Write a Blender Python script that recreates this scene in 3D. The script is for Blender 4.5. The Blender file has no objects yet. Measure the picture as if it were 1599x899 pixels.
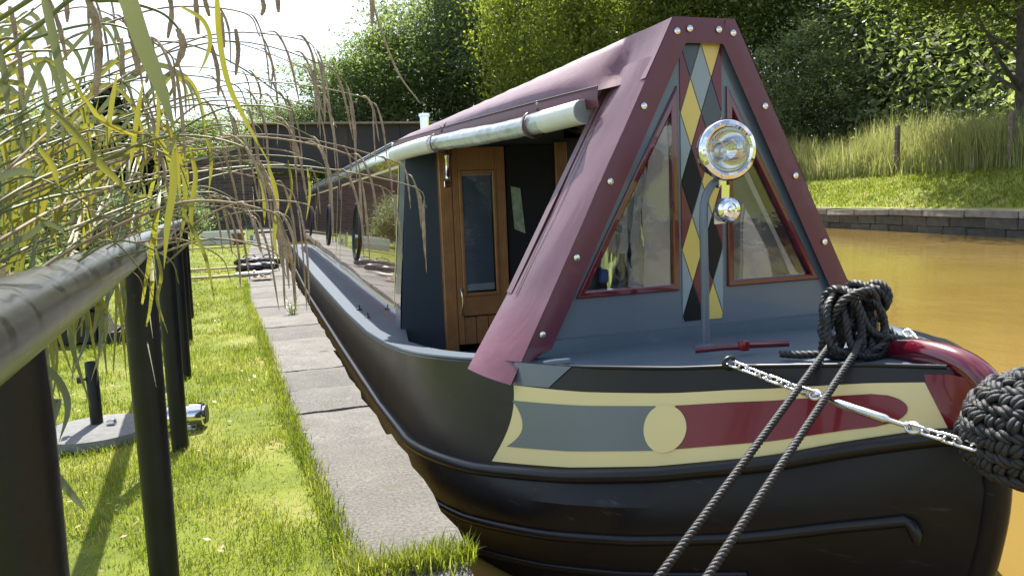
import bpy, bmesh, math, random
import numpy as np
from mathutils import Vector, Matrix
random.seed(7); rng = np.random.default_rng(7)
S = bpy.context.scene
COL = S.collection
PI = math.pi

# ------------------------------------------------------------------ camera
EYE = Vector((0, 0, 1.47)); YAW, PITCH, ROLL, FPX = 0.30839, 0.11328, 0.03912, 1187.0
_f = Vector((math.sin(YAW)*math.cos(PITCH), math.cos(YAW)*math.cos(PITCH), -math.sin(PITCH)))
_r = Vector((math.cos(YAW), -math.sin(YAW), 0)); _u = _r.cross(_f)
_r2 = _r*math.cos(ROLL) - _u*math.sin(ROLL); _u2 = _r*math.sin(ROLL) + _u*math.cos(ROLL)
cam = bpy.data.cameras.new('camera'); cam_o = bpy.data.objects.new('camera', cam); COL.objects.link(cam_o)
cam.sensor_width = 36; cam.lens = 36*FPX/1599; cam.clip_start = 0.02; cam.clip_end = 3000
m = Matrix((( _r2.x, _u2.x, -_f.x, EYE.x), (_r2.y, _u2.y, -_f.y, EYE.y), (_r2.z, _u2.z, -_f.z, EYE.z), (0, 0, 0, 1)))
cam_o.matrix_world = m
S.camera = cam_o

def at(px, py, d):
    """point at distance d along the sight line of a photograph pixel"""
    v = _f + _r2*((px-799.5)/FPX) - _u2*((py-449.5)/FPX)
    return EYE + v.normalized()*d

# ------------------------------------------------------------------ light
SUN_EL = math.radians(53.8); SUN_AZ = math.atan2(0.265, 0.964)      # azimuth from +Y towards +X
w = bpy.data.worlds.new('World'); S.world = w; w.use_nodes = True
nt = w.node_tree; nt.nodes.clear()
N = nt.nodes.new; Lk = nt.links.new
out = N('ShaderNodeOutputWorld'); bg = N('ShaderNodeBackground'); sky = N('ShaderNodeTexSky')
sky.sky_type = 'NISHITA'; sky.sun_disc = False; sky.sun_elevation = SUN_EL; sky.sun_rotation = SUN_AZ
sky.air_density = 1.0; sky.dust_density = 1.6; sky.ozone_density = 1.0
tc = N('ShaderNodeTexCoord'); mp = N('ShaderNodeMapping'); mp.inputs['Scale'].default_value = (1, 1, 2.6)
cn = N('ShaderNodeTexNoise'); cn.inputs['Scale'].default_value = 2.3; cn.inputs['Detail'].default_value = 7; cn.inputs['Roughness'].default_value = .58
cr = N('ShaderNodeValToRGB'); cr.color_ramp.elements[0].position = .46; cr.color_ramp.elements[1].position = .72
mx = N('ShaderNodeMix'); mx.data_type = 'RGBA'
mx.inputs[7].default_value = (6.2, 6.45, 6.6, 1)                       # sunlit summer cloud
Lk(tc.outputs['Generated'], mp.inputs['Vector']); Lk(mp.outputs['Vector'], cn.inputs['Vector']); Lk(cn.outputs['Fac'], cr.inputs['Fac'])
Lk(cr.outputs['Color'], mx.inputs[0]); Lk(sky.outputs['Color'], mx.inputs[6]); Lk(mx.outputs[2], bg.inputs['Color'])
bg.inputs['Strength'].default_value = 0.11
Lk(bg.outputs['Background'], out.inputs['Surface'])
sl = bpy.data.lights.new('sun', 'SUN'); sl.energy = 4.8; sl.angle = math.radians(.53); sl.color = (1, .955, .87)
so = bpy.data.objects.new('sun', sl); COL.objects.link(so)
sd = Vector((math.sin(SUN_AZ)*math.cos(SUN_EL), math.cos(SUN_AZ)*math.cos(SUN_EL), math.sin(SUN_EL)))
so.rotation_euler = sd.to_track_quat('Z', 'Y').to_euler(); so.location = sd*60
S.view_settings.view_transform = 'Standard'; S.view_settings.look = 'None'; S.view_settings.gamma = 1
S.view_settings.exposure = 1.24
S.render.engine = 'CYCLES'
S.cycles.max_bounces = 8; S.cycles.transparent_max_bounces = 12

# ------------------------------------------------------------------ materials
def pm(name, col, rough=.5, metal=0., var=.18, scale=6., bump=0., bscale=80., coat=0., col2=None, spec=.5, detail=5, coat_rough=.04):
    ma = bpy.data.materials.new(name); ma.use_nodes = True
    t = ma.node_tree; b = t.nodes['Principled BSDF']
    b.inputs['Roughness'].default_value = rough; b.inputs['Metallic'].default_value = metal
    b.inputs['Specular IOR Level'].default_value = spec
    if coat: b.inputs['Coat Weight'].default_value = coat; b.inputs['Coat Roughness'].default_value = coat_rough
    c = t.nodes.new('ShaderNodeTexCoord'); n = t.nodes.new('ShaderNodeTexNoise')
    n.inputs['Scale'].default_value = scale; n.inputs['Detail'].default_value = detail
    t.links.new(c.outputs['Object'], n.inputs['Vector'])
    r = t.nodes.new('ShaderNodeValToRGB'); r.color_ramp.elements[0].position = .3; r.color_ramp.elements[1].position = .7
    lo = [x*(1-var) for x in col]; hi = [min(1, x*(1+var)) for x in (col2 or col)]
    if col2: lo = list(col); hi = list(col2)
    r.color_ramp.elements[0].color = (*lo, 1); r.color_ramp.elements[1].color = (*hi, 1)
    t.links.new(n.outputs['Fac'], r.inputs['Fac']); t.links.new(r.outputs['Color'], b.inputs['Base Color'])
    rr = t.nodes.new('ShaderNodeMapRange'); rr.inputs['To Min'].default_value = max(0, rough-.06*min(1,rough*4)); rr.inputs['To Max'].default_value = min(1, rough+.08*min(1,rough*4))
    t.links.new(n.outputs['Fac'], rr.inputs['Value']); t.links.new(rr.outputs['Result'], b.inputs['Roughness'])
    if bump:
        n2 = t.nodes.new('ShaderNodeTexNoise'); n2.inputs['Scale'].default_value = bscale; n2.inputs['Detail'].default_value = 4
        t.links.new(c.outputs['Object'], n2.inputs['Vector'])
        bp = t.nodes.new('ShaderNodeBump'); bp.inputs['Strength'].default_value = bump; bp.inputs['Distance'].default_value = .01
        t.links.new(n2.outputs['Fac'], bp.inputs['Height']); t.links.new(bp.outputs['Normal'], b.inputs['Normal'])
    return ma

def leafmat(name, c1, c2, c3=None, trans=.45, scale=3., rough=.45, tmul=(1.3, 1.4, .6)):
    """thin leaf: diffuse + light coming through, colour drifting from leaf to leaf"""
    ma = bpy.data.materials.new(name); ma.use_nodes = True
    t = ma.node_tree; t.nodes.clear()
    o = t.nodes.new('ShaderNodeOutputMaterial'); b = t.nodes.new('ShaderNodeBsdfPrincipled'); tr = t.nodes.new('ShaderNodeBsdfTranslucent'); mi = t.nodes.new('ShaderNodeMixShader')
    g = t.nodes.new('ShaderNodeNewGeometry'); c = t.nodes.new('ShaderNodeTexCoord'); n = t.nodes.new('ShaderNodeTexNoise')
    n.inputs['Scale'].default_value = scale; n.inputs['Detail'].default_value = 3
    t.links.new(c.outputs['Object'], n.inputs['Vector'])
    ad = t.nodes.new('ShaderNodeMath'); ad.operation = 'ADD'; ml = t.nodes.new('ShaderNodeMath'); ml.operation = 'MULTIPLY'; ml.inputs[1].default_value = .55
    t.links.new(g.outputs['Random Per Island'], ml.inputs[0]); t.links.new(ml.outputs[0], ad.inputs[0])
    ml2 = t.nodes.new('ShaderNodeMath'); ml2.operation = 'MULTIPLY_ADD'; ml2.inputs[1].default_value = 1.1; ml2.inputs[2].default_value = -.32
    t.links.new(n.outputs['Fac'], ml2.inputs[0]); t.links.new(ml2.outputs[0], ad.inputs[1])
    r = t.nodes.new('ShaderNodeValToRGB'); r.color_ramp.elements[0].position = .12; r.color_ramp.elements[0].color = (*c1, 1)
    r.color_ramp.elements[1].position = .62; r.color_ramp.elements[1].color = (*c2, 1)
    if c3: e = r.color_ramp.elements.new(.9); e.color = (*c3, 1)
    t.links.new(ad.outputs[0], r.inputs['Fac'])
    t.links.new(r.outputs['Color'], b.inputs['Base Color']); b.inputs['Roughness'].default_value = rough
    mc = t.nodes.new('ShaderNodeMix'); mc.data_type = 'RGBA'; mc.blend_type = 'MULTIPLY'; mc.inputs[0].default_value = 1; mc.inputs[7].default_value = (*tmul, 1)
    t.links.new(r.outputs['Color'], mc.inputs[6]); t.links.new(mc.outputs[2], tr.inputs['Color'])
    mi.inputs[0].default_value = trans
    t.links.new(b.outputs[0], mi.inputs[1]); t.links.new(tr.outputs[0], mi.inputs[2]); t.links.new(mi.outputs[0], o.inputs['Surface'])
    return ma

def panemat(name, tint=(.9, .92, .93), haze=.0, hazecol=(.5, .52, .52), rough=.01):
    """window pane: clear film + fresnel reflection (+ some milky scatter)"""
    ma = bpy.data.materials.new(name); ma.use_nodes = True
    t = ma.node_tree; t.nodes.clear()
    o = t.nodes.new('ShaderNodeOutputMaterial'); tr = t.nodes.new('ShaderNodeBsdfTransparent'); gl = t.nodes.new('ShaderNodeBsdfGlossy'); mi = t.nodes.new('ShaderNodeMixShader')
    fr = t.nodes.new('ShaderNodeFresnel'); fr.inputs['IOR'].default_value = 1.5
    c = t.nodes.new('ShaderNodeTexCoord'); n = t.nodes.new('ShaderNodeTexNoise'); n.inputs['Scale'].default_value = 7; n.inputs['Detail'].default_value = 4; n.inputs['Distortion'].default_value = 1.2
    t.links.new(c.outputs['Object'], n.inputs['Vector'])
    bp = t.nodes.new('ShaderNodeBump'); bp.inputs['Strength'].default_value = .08 + haze*.5; bp.inputs['Distance'].default_value = .02
    t.links.new(n.outputs['Fac'], bp.inputs['Height']); t.links.new(bp.outputs['Normal'], gl.inputs['Normal'])
    tr.inputs['Color'].default_value = (*tint, 1); gl.inputs['Roughness'].default_value = rough
    mu = t.nodes.new('ShaderNodeMath'); mu.operation = 'MULTIPLY'; mu.inputs[1].default_value = 1.05; t.links.new(fr.outputs[0], mu.inputs[0])
    base = tr.outputs[0]
    if haze:
        df = t.nodes.new('ShaderNodeBsdfDiffuse'); df.inputs['Color'].default_value = (*hazecol, 1); tl = t.nodes.new('ShaderNodeBsdfTranslucent'); tl.inputs['Color'].default_value = (*hazecol, 1)
        m1 = t.nodes.new('ShaderNodeMixShader'); t.links.new(df.outputs[0], m1.inputs[1]); t.links.new(tl.outputs[0], m1.inputs[2])
        m0 = t.nodes.new('ShaderNodeMixShader'); mr = t.nodes.new('ShaderNodeMapRange'); mr.inputs['From Min'].default_value = .3; mr.inputs['From Max'].default_value = .7
        mr.inputs['To Min'].default_value = haze*.6; mr.inputs['To Max'].default_value = min(1, haze*1.4); t.links.new(n.outputs['Fac'], mr.inputs['Value'])
        t.links.new(mr.outputs[0], m0.inputs[0]); t.links.new(tr.outputs[0], m0.inputs[1]); t.links.new(m1.outputs[0], m0.inputs[2]); base = m0.outputs[0]
    t.links.new(mu.outputs[0], mi.inputs[0]); t.links.new(base, mi.inputs[1]); t.links.new(gl.outputs[0], mi.inputs[2]); t.links.new(mi.outputs[0], o.inputs['Surface'])
    return ma

M = {}
M['black'] = pm('black_hull_paint', (.008, .008, .010), .36, var=.25, scale=2.5, bump=.05, bscale=9, spec=.4)
M['hull_low'] = pm('black_bitumen', (.007, .007, .009), .40, var=.3, scale=3, bump=.08, bscale=14, spec=.3)
M['grey'] = pm('blue_grey_paint', (.115, .14, .175), .3, var=.05, scale=2, coat=.35, coat_rough=.12)
M['deck'] = pm('blue_grey_deck_paint', (.085, .12, .155), .42, var=.08, scale=5, bump=.05, bscale=120)
M['sdeck'] = pm('dark_blue_grey_deck', (.045, .068, .098), .6, var=.1, scale=5, bump=.05, bscale=120, spec=.25)
M['navy'] = pm('dark_blue_grey_paint', (.048, .064, .085), .38, var=.06, scale=2, coat=.2, coat_rough=.2)
M['flashgrey'] = pm('flash_grey_paint', (.125, .15, .165), .35, var=.05, scale=3, coat=.25, coat_rough=.15)
M['cream'] = pm('cream_paint', (.74, .63, .30), .38, var=.04, scale=3, coat=.2, coat_rough=.2)
M['red'] = pm('deep_red_paint', (.17, .005, .011), .2, var=.1, scale=3, coat=.35, coat_rough=.05, spec=.3)
M['redgloss'] = pm('gloss_crimson_paint', (.11, .004, .014), .15, var=.08, scale=3, coat=1, coat_rough=.02)
M['maroon'] = pm('maroon_coach_paint', (.13, .006, .015), .12, var=.1, scale=2, coat=1, coat_rough=.008, spec=.5)
M['canvas'] = pm('maroon_canvas', (.105, .012, .033), .42, var=.1, scale=4, bump=.12, bscale=420, spec=.5)
M['canvasdark'] = pm('maroon_binding', (.085, .014, .03), .5, var=.1, scale=9, bump=.1, bscale=300)
M['seam'] = pm('dark_stitching', (.03, .006, .012), .7)
M['chrome'] = pm('chrome', (.82, .80, .77), .05, 1, var=.02, scale=3)
M['steel'] = pm('galvanised_steel', (.62, .63, .64), .26, .95, var=.1, scale=40, bump=.05, bscale=200)
M['snap'] = pm('nickel_snap', (.75, .72, .66), .2, 1, var=.08, scale=50)
M['wood'] = pm('varnished_oak', (.40, .19, .07), .34, var=.15, scale=10, coat=.3, coat_rough=.12)
M['white'] = pm('white_paint', (.72, .72, .70), .45, var=.05, scale=5)
M['roof'] = pm('grey_roof_paint', (.16, .19, .20), .2, var=.08, scale=3, coat=.7, coat_rough=.05)
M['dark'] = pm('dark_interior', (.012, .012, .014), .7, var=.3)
M['interior'] = pm('cabin_interior', (.035, .03, .028), .7, var=.3)
M['rope'] = pm('black_rope', (.010, .0095, .011), .5, var=.35, scale=60, bump=.25, bscale=500, spec=.6)
M['fender'] = pm('dark_rope_knots', (.02, .02, .023), .55, var=.3, scale=50, bump=.35, bscale=330)
M['rail'] = pm('black_gloss_rail_paint', (.02, .0215, .023), .34, var=.08, scale=14, bump=.03, bscale=45, coat=.4, coat_rough=.2)
M['post'] = pm('black_post_paint', (.007, .007, .008), .42, spec=.35, var=.35, scale=14, bump=.12, bscale=60)
M['conc'] = pm('dark_concrete', (.17, .17, .165), .85, var=.2, scale=22, bump=.4, bscale=90)
M['plastic'] = pm('black_plastic', (.014, .014, .015), .4, var=.2)
M['timber'] = pm('bare_timber', (.42, .30, .18), .7, var=.25, scale=9)
M['terracotta'] = pm('brown_pot', (.20, .11, .065), .8, var=.2, scale=9)
M['cloth'] = pm('buff_cloth', (.36, .24, .17), .85, var=.25, scale=12, bump=.3, bscale=30)
M['blue'] = pm('blue_plastic', (.03, .10, .35), .4)
M['sheet'] = panemat('clear_vinyl', haze=.30, hazecol=(.45, .47, .49), rough=.12)
M['greysheet'] = leafmat('grey_vinyl', (.17, .165, .17), (.22, .215, .22), trans=.35, rough=.3, tmul=(.9, .9, .9))
M['roll'] = pm('rolled_clear_vinyl', (.50, .54, .56), .18, var=.22, scale=12, bump=.9, bscale=16, coat=.6, coat_rough=.1)
M['rollend'] = pm('white_hem', (.74, .75, .71), .42, var=.06, scale=9, bump=.15, bscale=30)
M['pane'] = panemat('window_glass')
M['post_wood'] = pm('weathered_post', (.16, .13, .10), .85, var=.3, scale=9, bump=.4, bscale=40)
M['bark'] = pm('bark', (.06, .05, .04), .9, var=.4, scale=5, bump=.5, bscale=18)
M['brick'] = None

def nodes_of(ma):
    t = ma.node_tree; return t, t.nodes['Principled BSDF']

def stripes(ma, scale, axis, strength, dist=.003, dark=None):
    """fine parallel grain: relief only"""
    t, b = nodes_of(ma)
    c = t.nodes.new('ShaderNodeTexCoord'); wv = t.nodes.new('ShaderNodeTexWave'); wv.bands_direction = axis
    wv.inputs['Scale'].default_value = scale; wv.inputs['Distortion'].default_value = 5; wv.inputs['Detail'].default_value = 3; wv.inputs['Detail Scale'].default_value = 1.5
    t.links.new(c.outputs['Object'], wv.inputs['Vector'])
    mixn = t.nodes.new('ShaderNodeMix'); mixn.data_type = 'RGBA'; mixn.blend_type = 'MULTIPLY'; mixn.inputs[0].default_value = strength
    src = b.inputs['Base Color'].links[0].from_socket
    t.links.new(src, mixn.inputs[6]); t.links.new(wv.outputs['Color'], mixn.inputs[7]); t.links.new(mixn.outputs[2], b.inputs['Base Color'])
stripes(M['wood'], 16, 'X', .22)
stripes(M['post_wood'], 12, 'X', .5)

def stone_mat(name, c1, c2, spot, lichen=.5):
    ma = pm(name, c1, .88, col2=c2, scale=5, bump=.55, bscale=55)
    t, b = nodes_of(ma)
    c = t.nodes.new('ShaderNodeTexCoord'); n = t.nodes.new('ShaderNodeTexNoise'); n.inputs['Scale'].default_value = 85; n.inputs['Detail'].default_value = 3
    t.links.new(c.outputs['Object'], n.inputs['Vector'])
    r = t.nodes.new('ShaderNodeValToRGB'); r.color_ramp.elements[0].position = .36; r.color_ramp.elements[0].color = (.5, .5, .5, 1); r.color_ramp.elements[1].position = .62; r.color_ramp.elements[1].color = (1.1, 1.1, 1.1, 1)
    t.links.new(n.outputs['Fac'], r.inputs['Fac'])
    mu = t.nodes.new('ShaderNodeMix'); mu.data_type = 'RGBA'; mu.blend_type = 'MULTIPLY'; mu.inputs[0].default_value = .8
    src = b.inputs['Base Color'].links[0].from_socket; oi = t.nodes.new('ShaderNodeObjectInfo'); mo = t.nodes.new('ShaderNodeMapRange'); mo.inputs['To Min'].default_value = .74; mo.inputs['To Max'].default_value = 1.18
    t.links.new(oi.outputs['Random'], mo.inputs['Value']); mt = t.nodes.new('ShaderNodeMix'); mt.data_type = 'RGBA'; mt.blend_type = 'MULTIPLY'; mt.inputs[0].default_value = 1; t.links.new(src, mt.inputs[6]); t.links.new(mo.outputs[0], mt.inputs[7])
    t.links.new(mt.outputs[2], mu.inputs[6]); t.links.new(r.outputs['Color'], mu.inputs[7])
    n3 = t.nodes.new('ShaderNodeTexNoise'); n3.inputs['Scale'].default_value = 9; n3.inputs['Detail'].default_value = 8; n3.inputs['Roughness'].default_value = .7; t.links.new(c.outputs['Object'], n3.inputs['Vector'])
    r3 = t.nodes.new('ShaderNodeValToRGB'); r3.color_ramp.elements[0].position = .60; r3.color_ramp.elements[1].position = .70; r3.color_ramp.elements[0].color = (0, 0, 0, 1); r3.color_ramp.elements[1].color = (lichen,)*3+(1,)
    t.links.new(n3.outputs['Fac'], r3.inputs['Fac'])
    m3 = t.nodes.new('ShaderNodeMix'); m3.data_type = 'RGBA'; m3.inputs[7].default_value = (*spot, 1)
    t.links.new(r3.outputs['Color'], m3.inputs[0]); t.links.new(mu.outputs[2], m3.inputs[6]); t.links.new(m3.outputs[2], b.inputs['Base Color'])
    return ma
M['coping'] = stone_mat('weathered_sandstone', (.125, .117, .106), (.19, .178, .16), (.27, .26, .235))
M['slab'] = stone_mat('rough_concrete_slab', (.125, .114, .10), (.175, .162, .14), (.25, .235, .205), .35)
M['wallstone'] = stone_mat('wet_canal_stone', (.065, .06, .05), (.13, .115, .095), (.17, .16, .12))
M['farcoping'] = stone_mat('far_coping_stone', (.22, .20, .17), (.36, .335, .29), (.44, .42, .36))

def brick_mat(name, c1, c2, mort):
    ma = pm(name, c1, .85, bump=.3, bscale=30); t, b = nodes_of(ma)
    c = t.nodes.new('ShaderNodeTexCoord'); mpn = t.nodes.new('ShaderNodeMapping'); mpn.inputs['Rotation'].default_value = (PI/2, 0, 0)
    bk = t.nodes.new('ShaderNodeTexBrick'); bk.inputs['Scale'].default_value = 1; bk.inputs['Brick Width'].default_value = .45; bk.inputs['Row Height'].default_value = .15; bk.inputs['Mortar Size'].default_value = .012
    bk.inputs['Color1'].default_value = (*c1, 1); bk.inputs['Color2'].default_value = (*c2, 1); bk.inputs['Mortar'].default_value = (*mort, 1)
    t.links.new(c.outputs['Object'], mpn.inputs['Vector']); t.links.new(mpn.outputs['Vector'], bk.inputs['Vector']); t.links.new(bk.outputs['Color'], b.inputs['Base Color'])
    return ma
M['brick'] = brick_mat('dark_engineering_brick', (.05, .036, .034), (.10, .07, .062), (.13, .12, .11))
M['girder'] = pm('dark_girder_paint', (.025, .024, .03), .6, var=.3, scale=1.2, bump=.2, bscale=6)

def water_mat():
    ma = pm('muddy_ochre_water', (.185, .118, .028), .03, scale=.35, col2=(.235, .158, .044), spec=.5); t, b = nodes_of(ma)
    for l in list(b.inputs['Roughness'].links): t.links.remove(l)
    b.inputs['Roughness'].default_value = .035; b.inputs['IOR'].default_value = 1.33
    c = t.nodes.new('ShaderNodeTexCoord')
    mpn = t.nodes.new('ShaderNodeMapping'); mpn.inputs['Scale'].default_value = (1, .55, 1); t.links.new(c.outputs['Object'], mpn.inputs['Vector'])
    n = t.nodes.new('ShaderNodeTexNoise'); n.inputs['Scale'].default_value = 3.2; n.inputs['Detail'].default_value = 5; t.links.new(mpn.outputs[0], n.inputs['Vector'])
    n2 = t.nodes.new('ShaderNodeTexNoise'); n2.inputs['Scale'].default_value = 26; n2.inputs['Detail'].default_value = 3; t.links.new(mpn.outputs[0], n2.inputs['Vector'])
    b1 = t.nodes.new('ShaderNodeBump'); b1.inputs['Strength'].default_value = .14; b1.inputs['Distance'].default_value = .06; t.links.new(n.outputs['Fac'], b1.inputs['Height'])
    b2 = t.nodes.new('ShaderNodeBump'); b2.inputs['Strength'].default_value = .14; b2.inputs['Distance'].default_value = .008; t.links.new(n2.outputs['Fac'], b2.inputs['Height']); t.links.new(b1.outputs[0], b2.inputs['Normal'])
    t.links.new(b2.outputs[0], b.inputs['Normal'])
    return ma
M['water'] = water_mat()

def ground_mat(name, cols, bump=.5):
    ma = pm(name, cols[0], .95, bump=bump, bscale=45, spec=.2); t, b = nodes_of(ma)
    c = t.nodes.new('ShaderNodeTexCoord')
    n = t.nodes.new('ShaderNodeTexNoise'); n.inputs['Scale'].default_value = 1.7; n.inputs['Detail'].default_value = 9; n.inputs['Roughness'].default_value = .68
    t.links.new(c.outputs['Object'], n.inputs['Vector'])
    r = t.nodes.new('ShaderNodeValToRGB'); r.color_ramp.elements[0].position = .32; r.color_ramp.elements[1].position = .7
    r.color_ramp.elements[0].color = (*cols[0], 1); r.color_ramp.elements[1].color = (*cols[2], 1); e = r.color_ramp.elements.new(.5); e.color = (*cols[1], 1)
    t.links.new(n.outputs['Fac'], r.inputs['Fac']); t.links.new(r.outputs['Color'], b.inputs['Base Color'])
    return ma
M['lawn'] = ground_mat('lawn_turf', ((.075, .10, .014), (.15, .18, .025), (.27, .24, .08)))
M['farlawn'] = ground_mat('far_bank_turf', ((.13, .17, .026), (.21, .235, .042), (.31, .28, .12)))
M['grass'] = leafmat('grass_blades', (.115, .15, .018), (.215, .25, .03), (.44, .40, .16), trans=.5, scale=2.2)
M['tallgrass'] = leafmat('tall_grass', (.19, .22, .07), (.33, .355, .14), (.55, .50, .33), trans=.5, scale=1.1, tmul=(1.15, 1.15, .8))
M['sedge_blade'] = leafmat('sedge_blade', (.14, .15, .04), (.25, .23, .055), (.40, .30, .05), tmul=(1.25, 1.3, .6), trans=.42, scale=5)
M['sedge_green'] = leafmat('sedge_blade_green', (.11, .125, .065), (.18, .195, .11), (.27, .27, .16), tmul=(1.1, 1.15, .8), trans=.22, scale=5)
M['sedge_stem'] = pm('sedge_stem', (.085, .12, .03), .5, col2=(.17, .17, .05), scale=9)
M['sedge_spike'] = pm('sedge_spike', (.26, .19, .15), .8, col2=(.50, .39, .30), scale=60, bump=.8, bscale=240)
M['sedge_dry'] = pm('sedge_dry_stem', (.30, .24, .14), .7, col2=(.20, .13, .09), scale=14)
M['leaf_a'] = leafmat('leaf_mid_green', (.09, .125, .05), (.17, .215, .085), (.27, .31, .14), trans=.64, scale=.5)
M['leaf_b'] = leafmat('leaf_yellow_green', (.13, .165, .04), (.23, .26, .06), (.34, .34, .10), trans=.64, scale=.5)
M['leaf_c'] = leafmat('leaf_blue_green', (.10, .135, .09), (.18, .22, .145), (.27, .31, .21), trans=.64, scale=.5)
M['leaf_d'] = leafmat('leaf_silver_green', (.13, .165, .10), (.24, .275, .18), (.37, .40, .28), trans=.64, scale=.7)
M['leaf_k'] = leafmat('conifer_needles', (.010, .020, .009), (.020, .035, .014), (.035, .05, .02), trans=.1, scale=1)
M['petal'] = pm('pink_petals', (.55, .06, .22), .6)

for k_ in ('canvas', 'canvasdark'):
    b_ = M[k_].node_tree.nodes['Principled BSDF']; b_.inputs['Sheen Weight'].default_value = .15; b_.inputs['Coat Weight'].default_value = .4; b_.inputs['Coat Roughness'].default_value = .32; b_.inputs['Sheen Roughness'].default_value = .35; b_.inputs['Sheen Tint'].default_value = (1, .93, .95, 1)

def second_bump(ma, scale, strength, dist, stretch=(1, 1, 1), detail=3):
    t, b = nodes_of(ma); c = t.nodes.new('ShaderNodeTexCoord'); mpn = t.nodes.new('ShaderNodeMapping'); mpn.inputs['Scale'].default_value = stretch; n = t.nodes.new('ShaderNodeTexNoise')
    n.inputs['Scale'].default_value = scale; n.inputs['Detail'].default_value = detail; n.inputs['Distortion'].default_value = .6; t.links.new(c.outputs['Object'], mpn.inputs[0]); t.links.new(mpn.outputs[0], n.inputs['Vector'])
    bp = t.nodes.new('ShaderNodeBump'); bp.inputs['Strength'].default_value = strength; bp.inputs['Distance'].default_value = dist; t.links.new(n.outputs['Fac'], bp.inputs['Height'])
    if b.inputs['Normal'].links: t.links.new(b.inputs['Normal'].links[0].from_socket, bp.inputs['Normal'])
    t.links.new(bp.outputs[0], b.inputs['Normal'])
def scuffs(ma, col, scale, lo_, hi_, stretch=(1, 1, 1), rough=.7):
    t, b = nodes_of(ma); c = t.nodes.new('ShaderNodeTexCoord'); mpn = t.nodes.new('ShaderNodeMapping'); mpn.inputs['Scale'].default_value = stretch; n = t.nodes.new('ShaderNodeTexNoise')
    n.inputs['Scale'].default_value = scale; n.inputs['Detail'].default_value = 9; n.inputs['Roughness'].default_value = .72; t.links.new(c.outputs['Object'], mpn.inputs[0]); t.links.new(mpn.outputs[0], n.inputs['Vector'])
    r = t.nodes.new('ShaderNodeMapRange'); r.inputs['From Min'].default_value = lo_; r.inputs['From Max'].default_value = hi_; t.links.new(n.outputs['Fac'], r.inputs['Value'])
    m_ = t.nodes.new('ShaderNodeMix'); m_.data_type = 'RGBA'; m_.inputs[7].default_value = (*col, 1); src = b.inputs['Base Color'].links[0].from_socket
    t.links.new(r.outputs[0], m_.inputs[0]); t.links.new(src, m_.inputs[6]); t.links.new(m_.outputs[2], b.inputs['Base Color'])
second_bump(M['canvas'], 4.5, .25, .03, (1, 1, .5)); second_bump(M['black'], 2.2, .12, .03, (1, 1, 1.6)); second_bump(M['hull_low'], 2.6, .2, .03)
scuffs(M['hull_low'], (.055, .05, .045), 5, .60, .72, (1, 1, 5)); scuffs(M['black'], (.05, .05, .05), 7, .66, .76, (1, .6, 6)); scuffs(M['post'], (.06, .055, .05), 16, .64, .72); pass
scuffs(M['coping'], (.075, .08, .045), 3.2, .56, .74); scuffs(M['slab'], (.085, .085, .055), 3, .60, .78); scuffs(M['girder'], (.075, .055, .045), 1.6, .5, .75, (1, 1, .25)); scuffs(M['wallstone'], (.05, .065, .03), 2.2, .5, .7)
scuffs(M['canvas'], (.16, .06, .08), 3, .55, .85); scuffs(M['deck'], (.16, .19, .21), 6, .58, .8)

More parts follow.
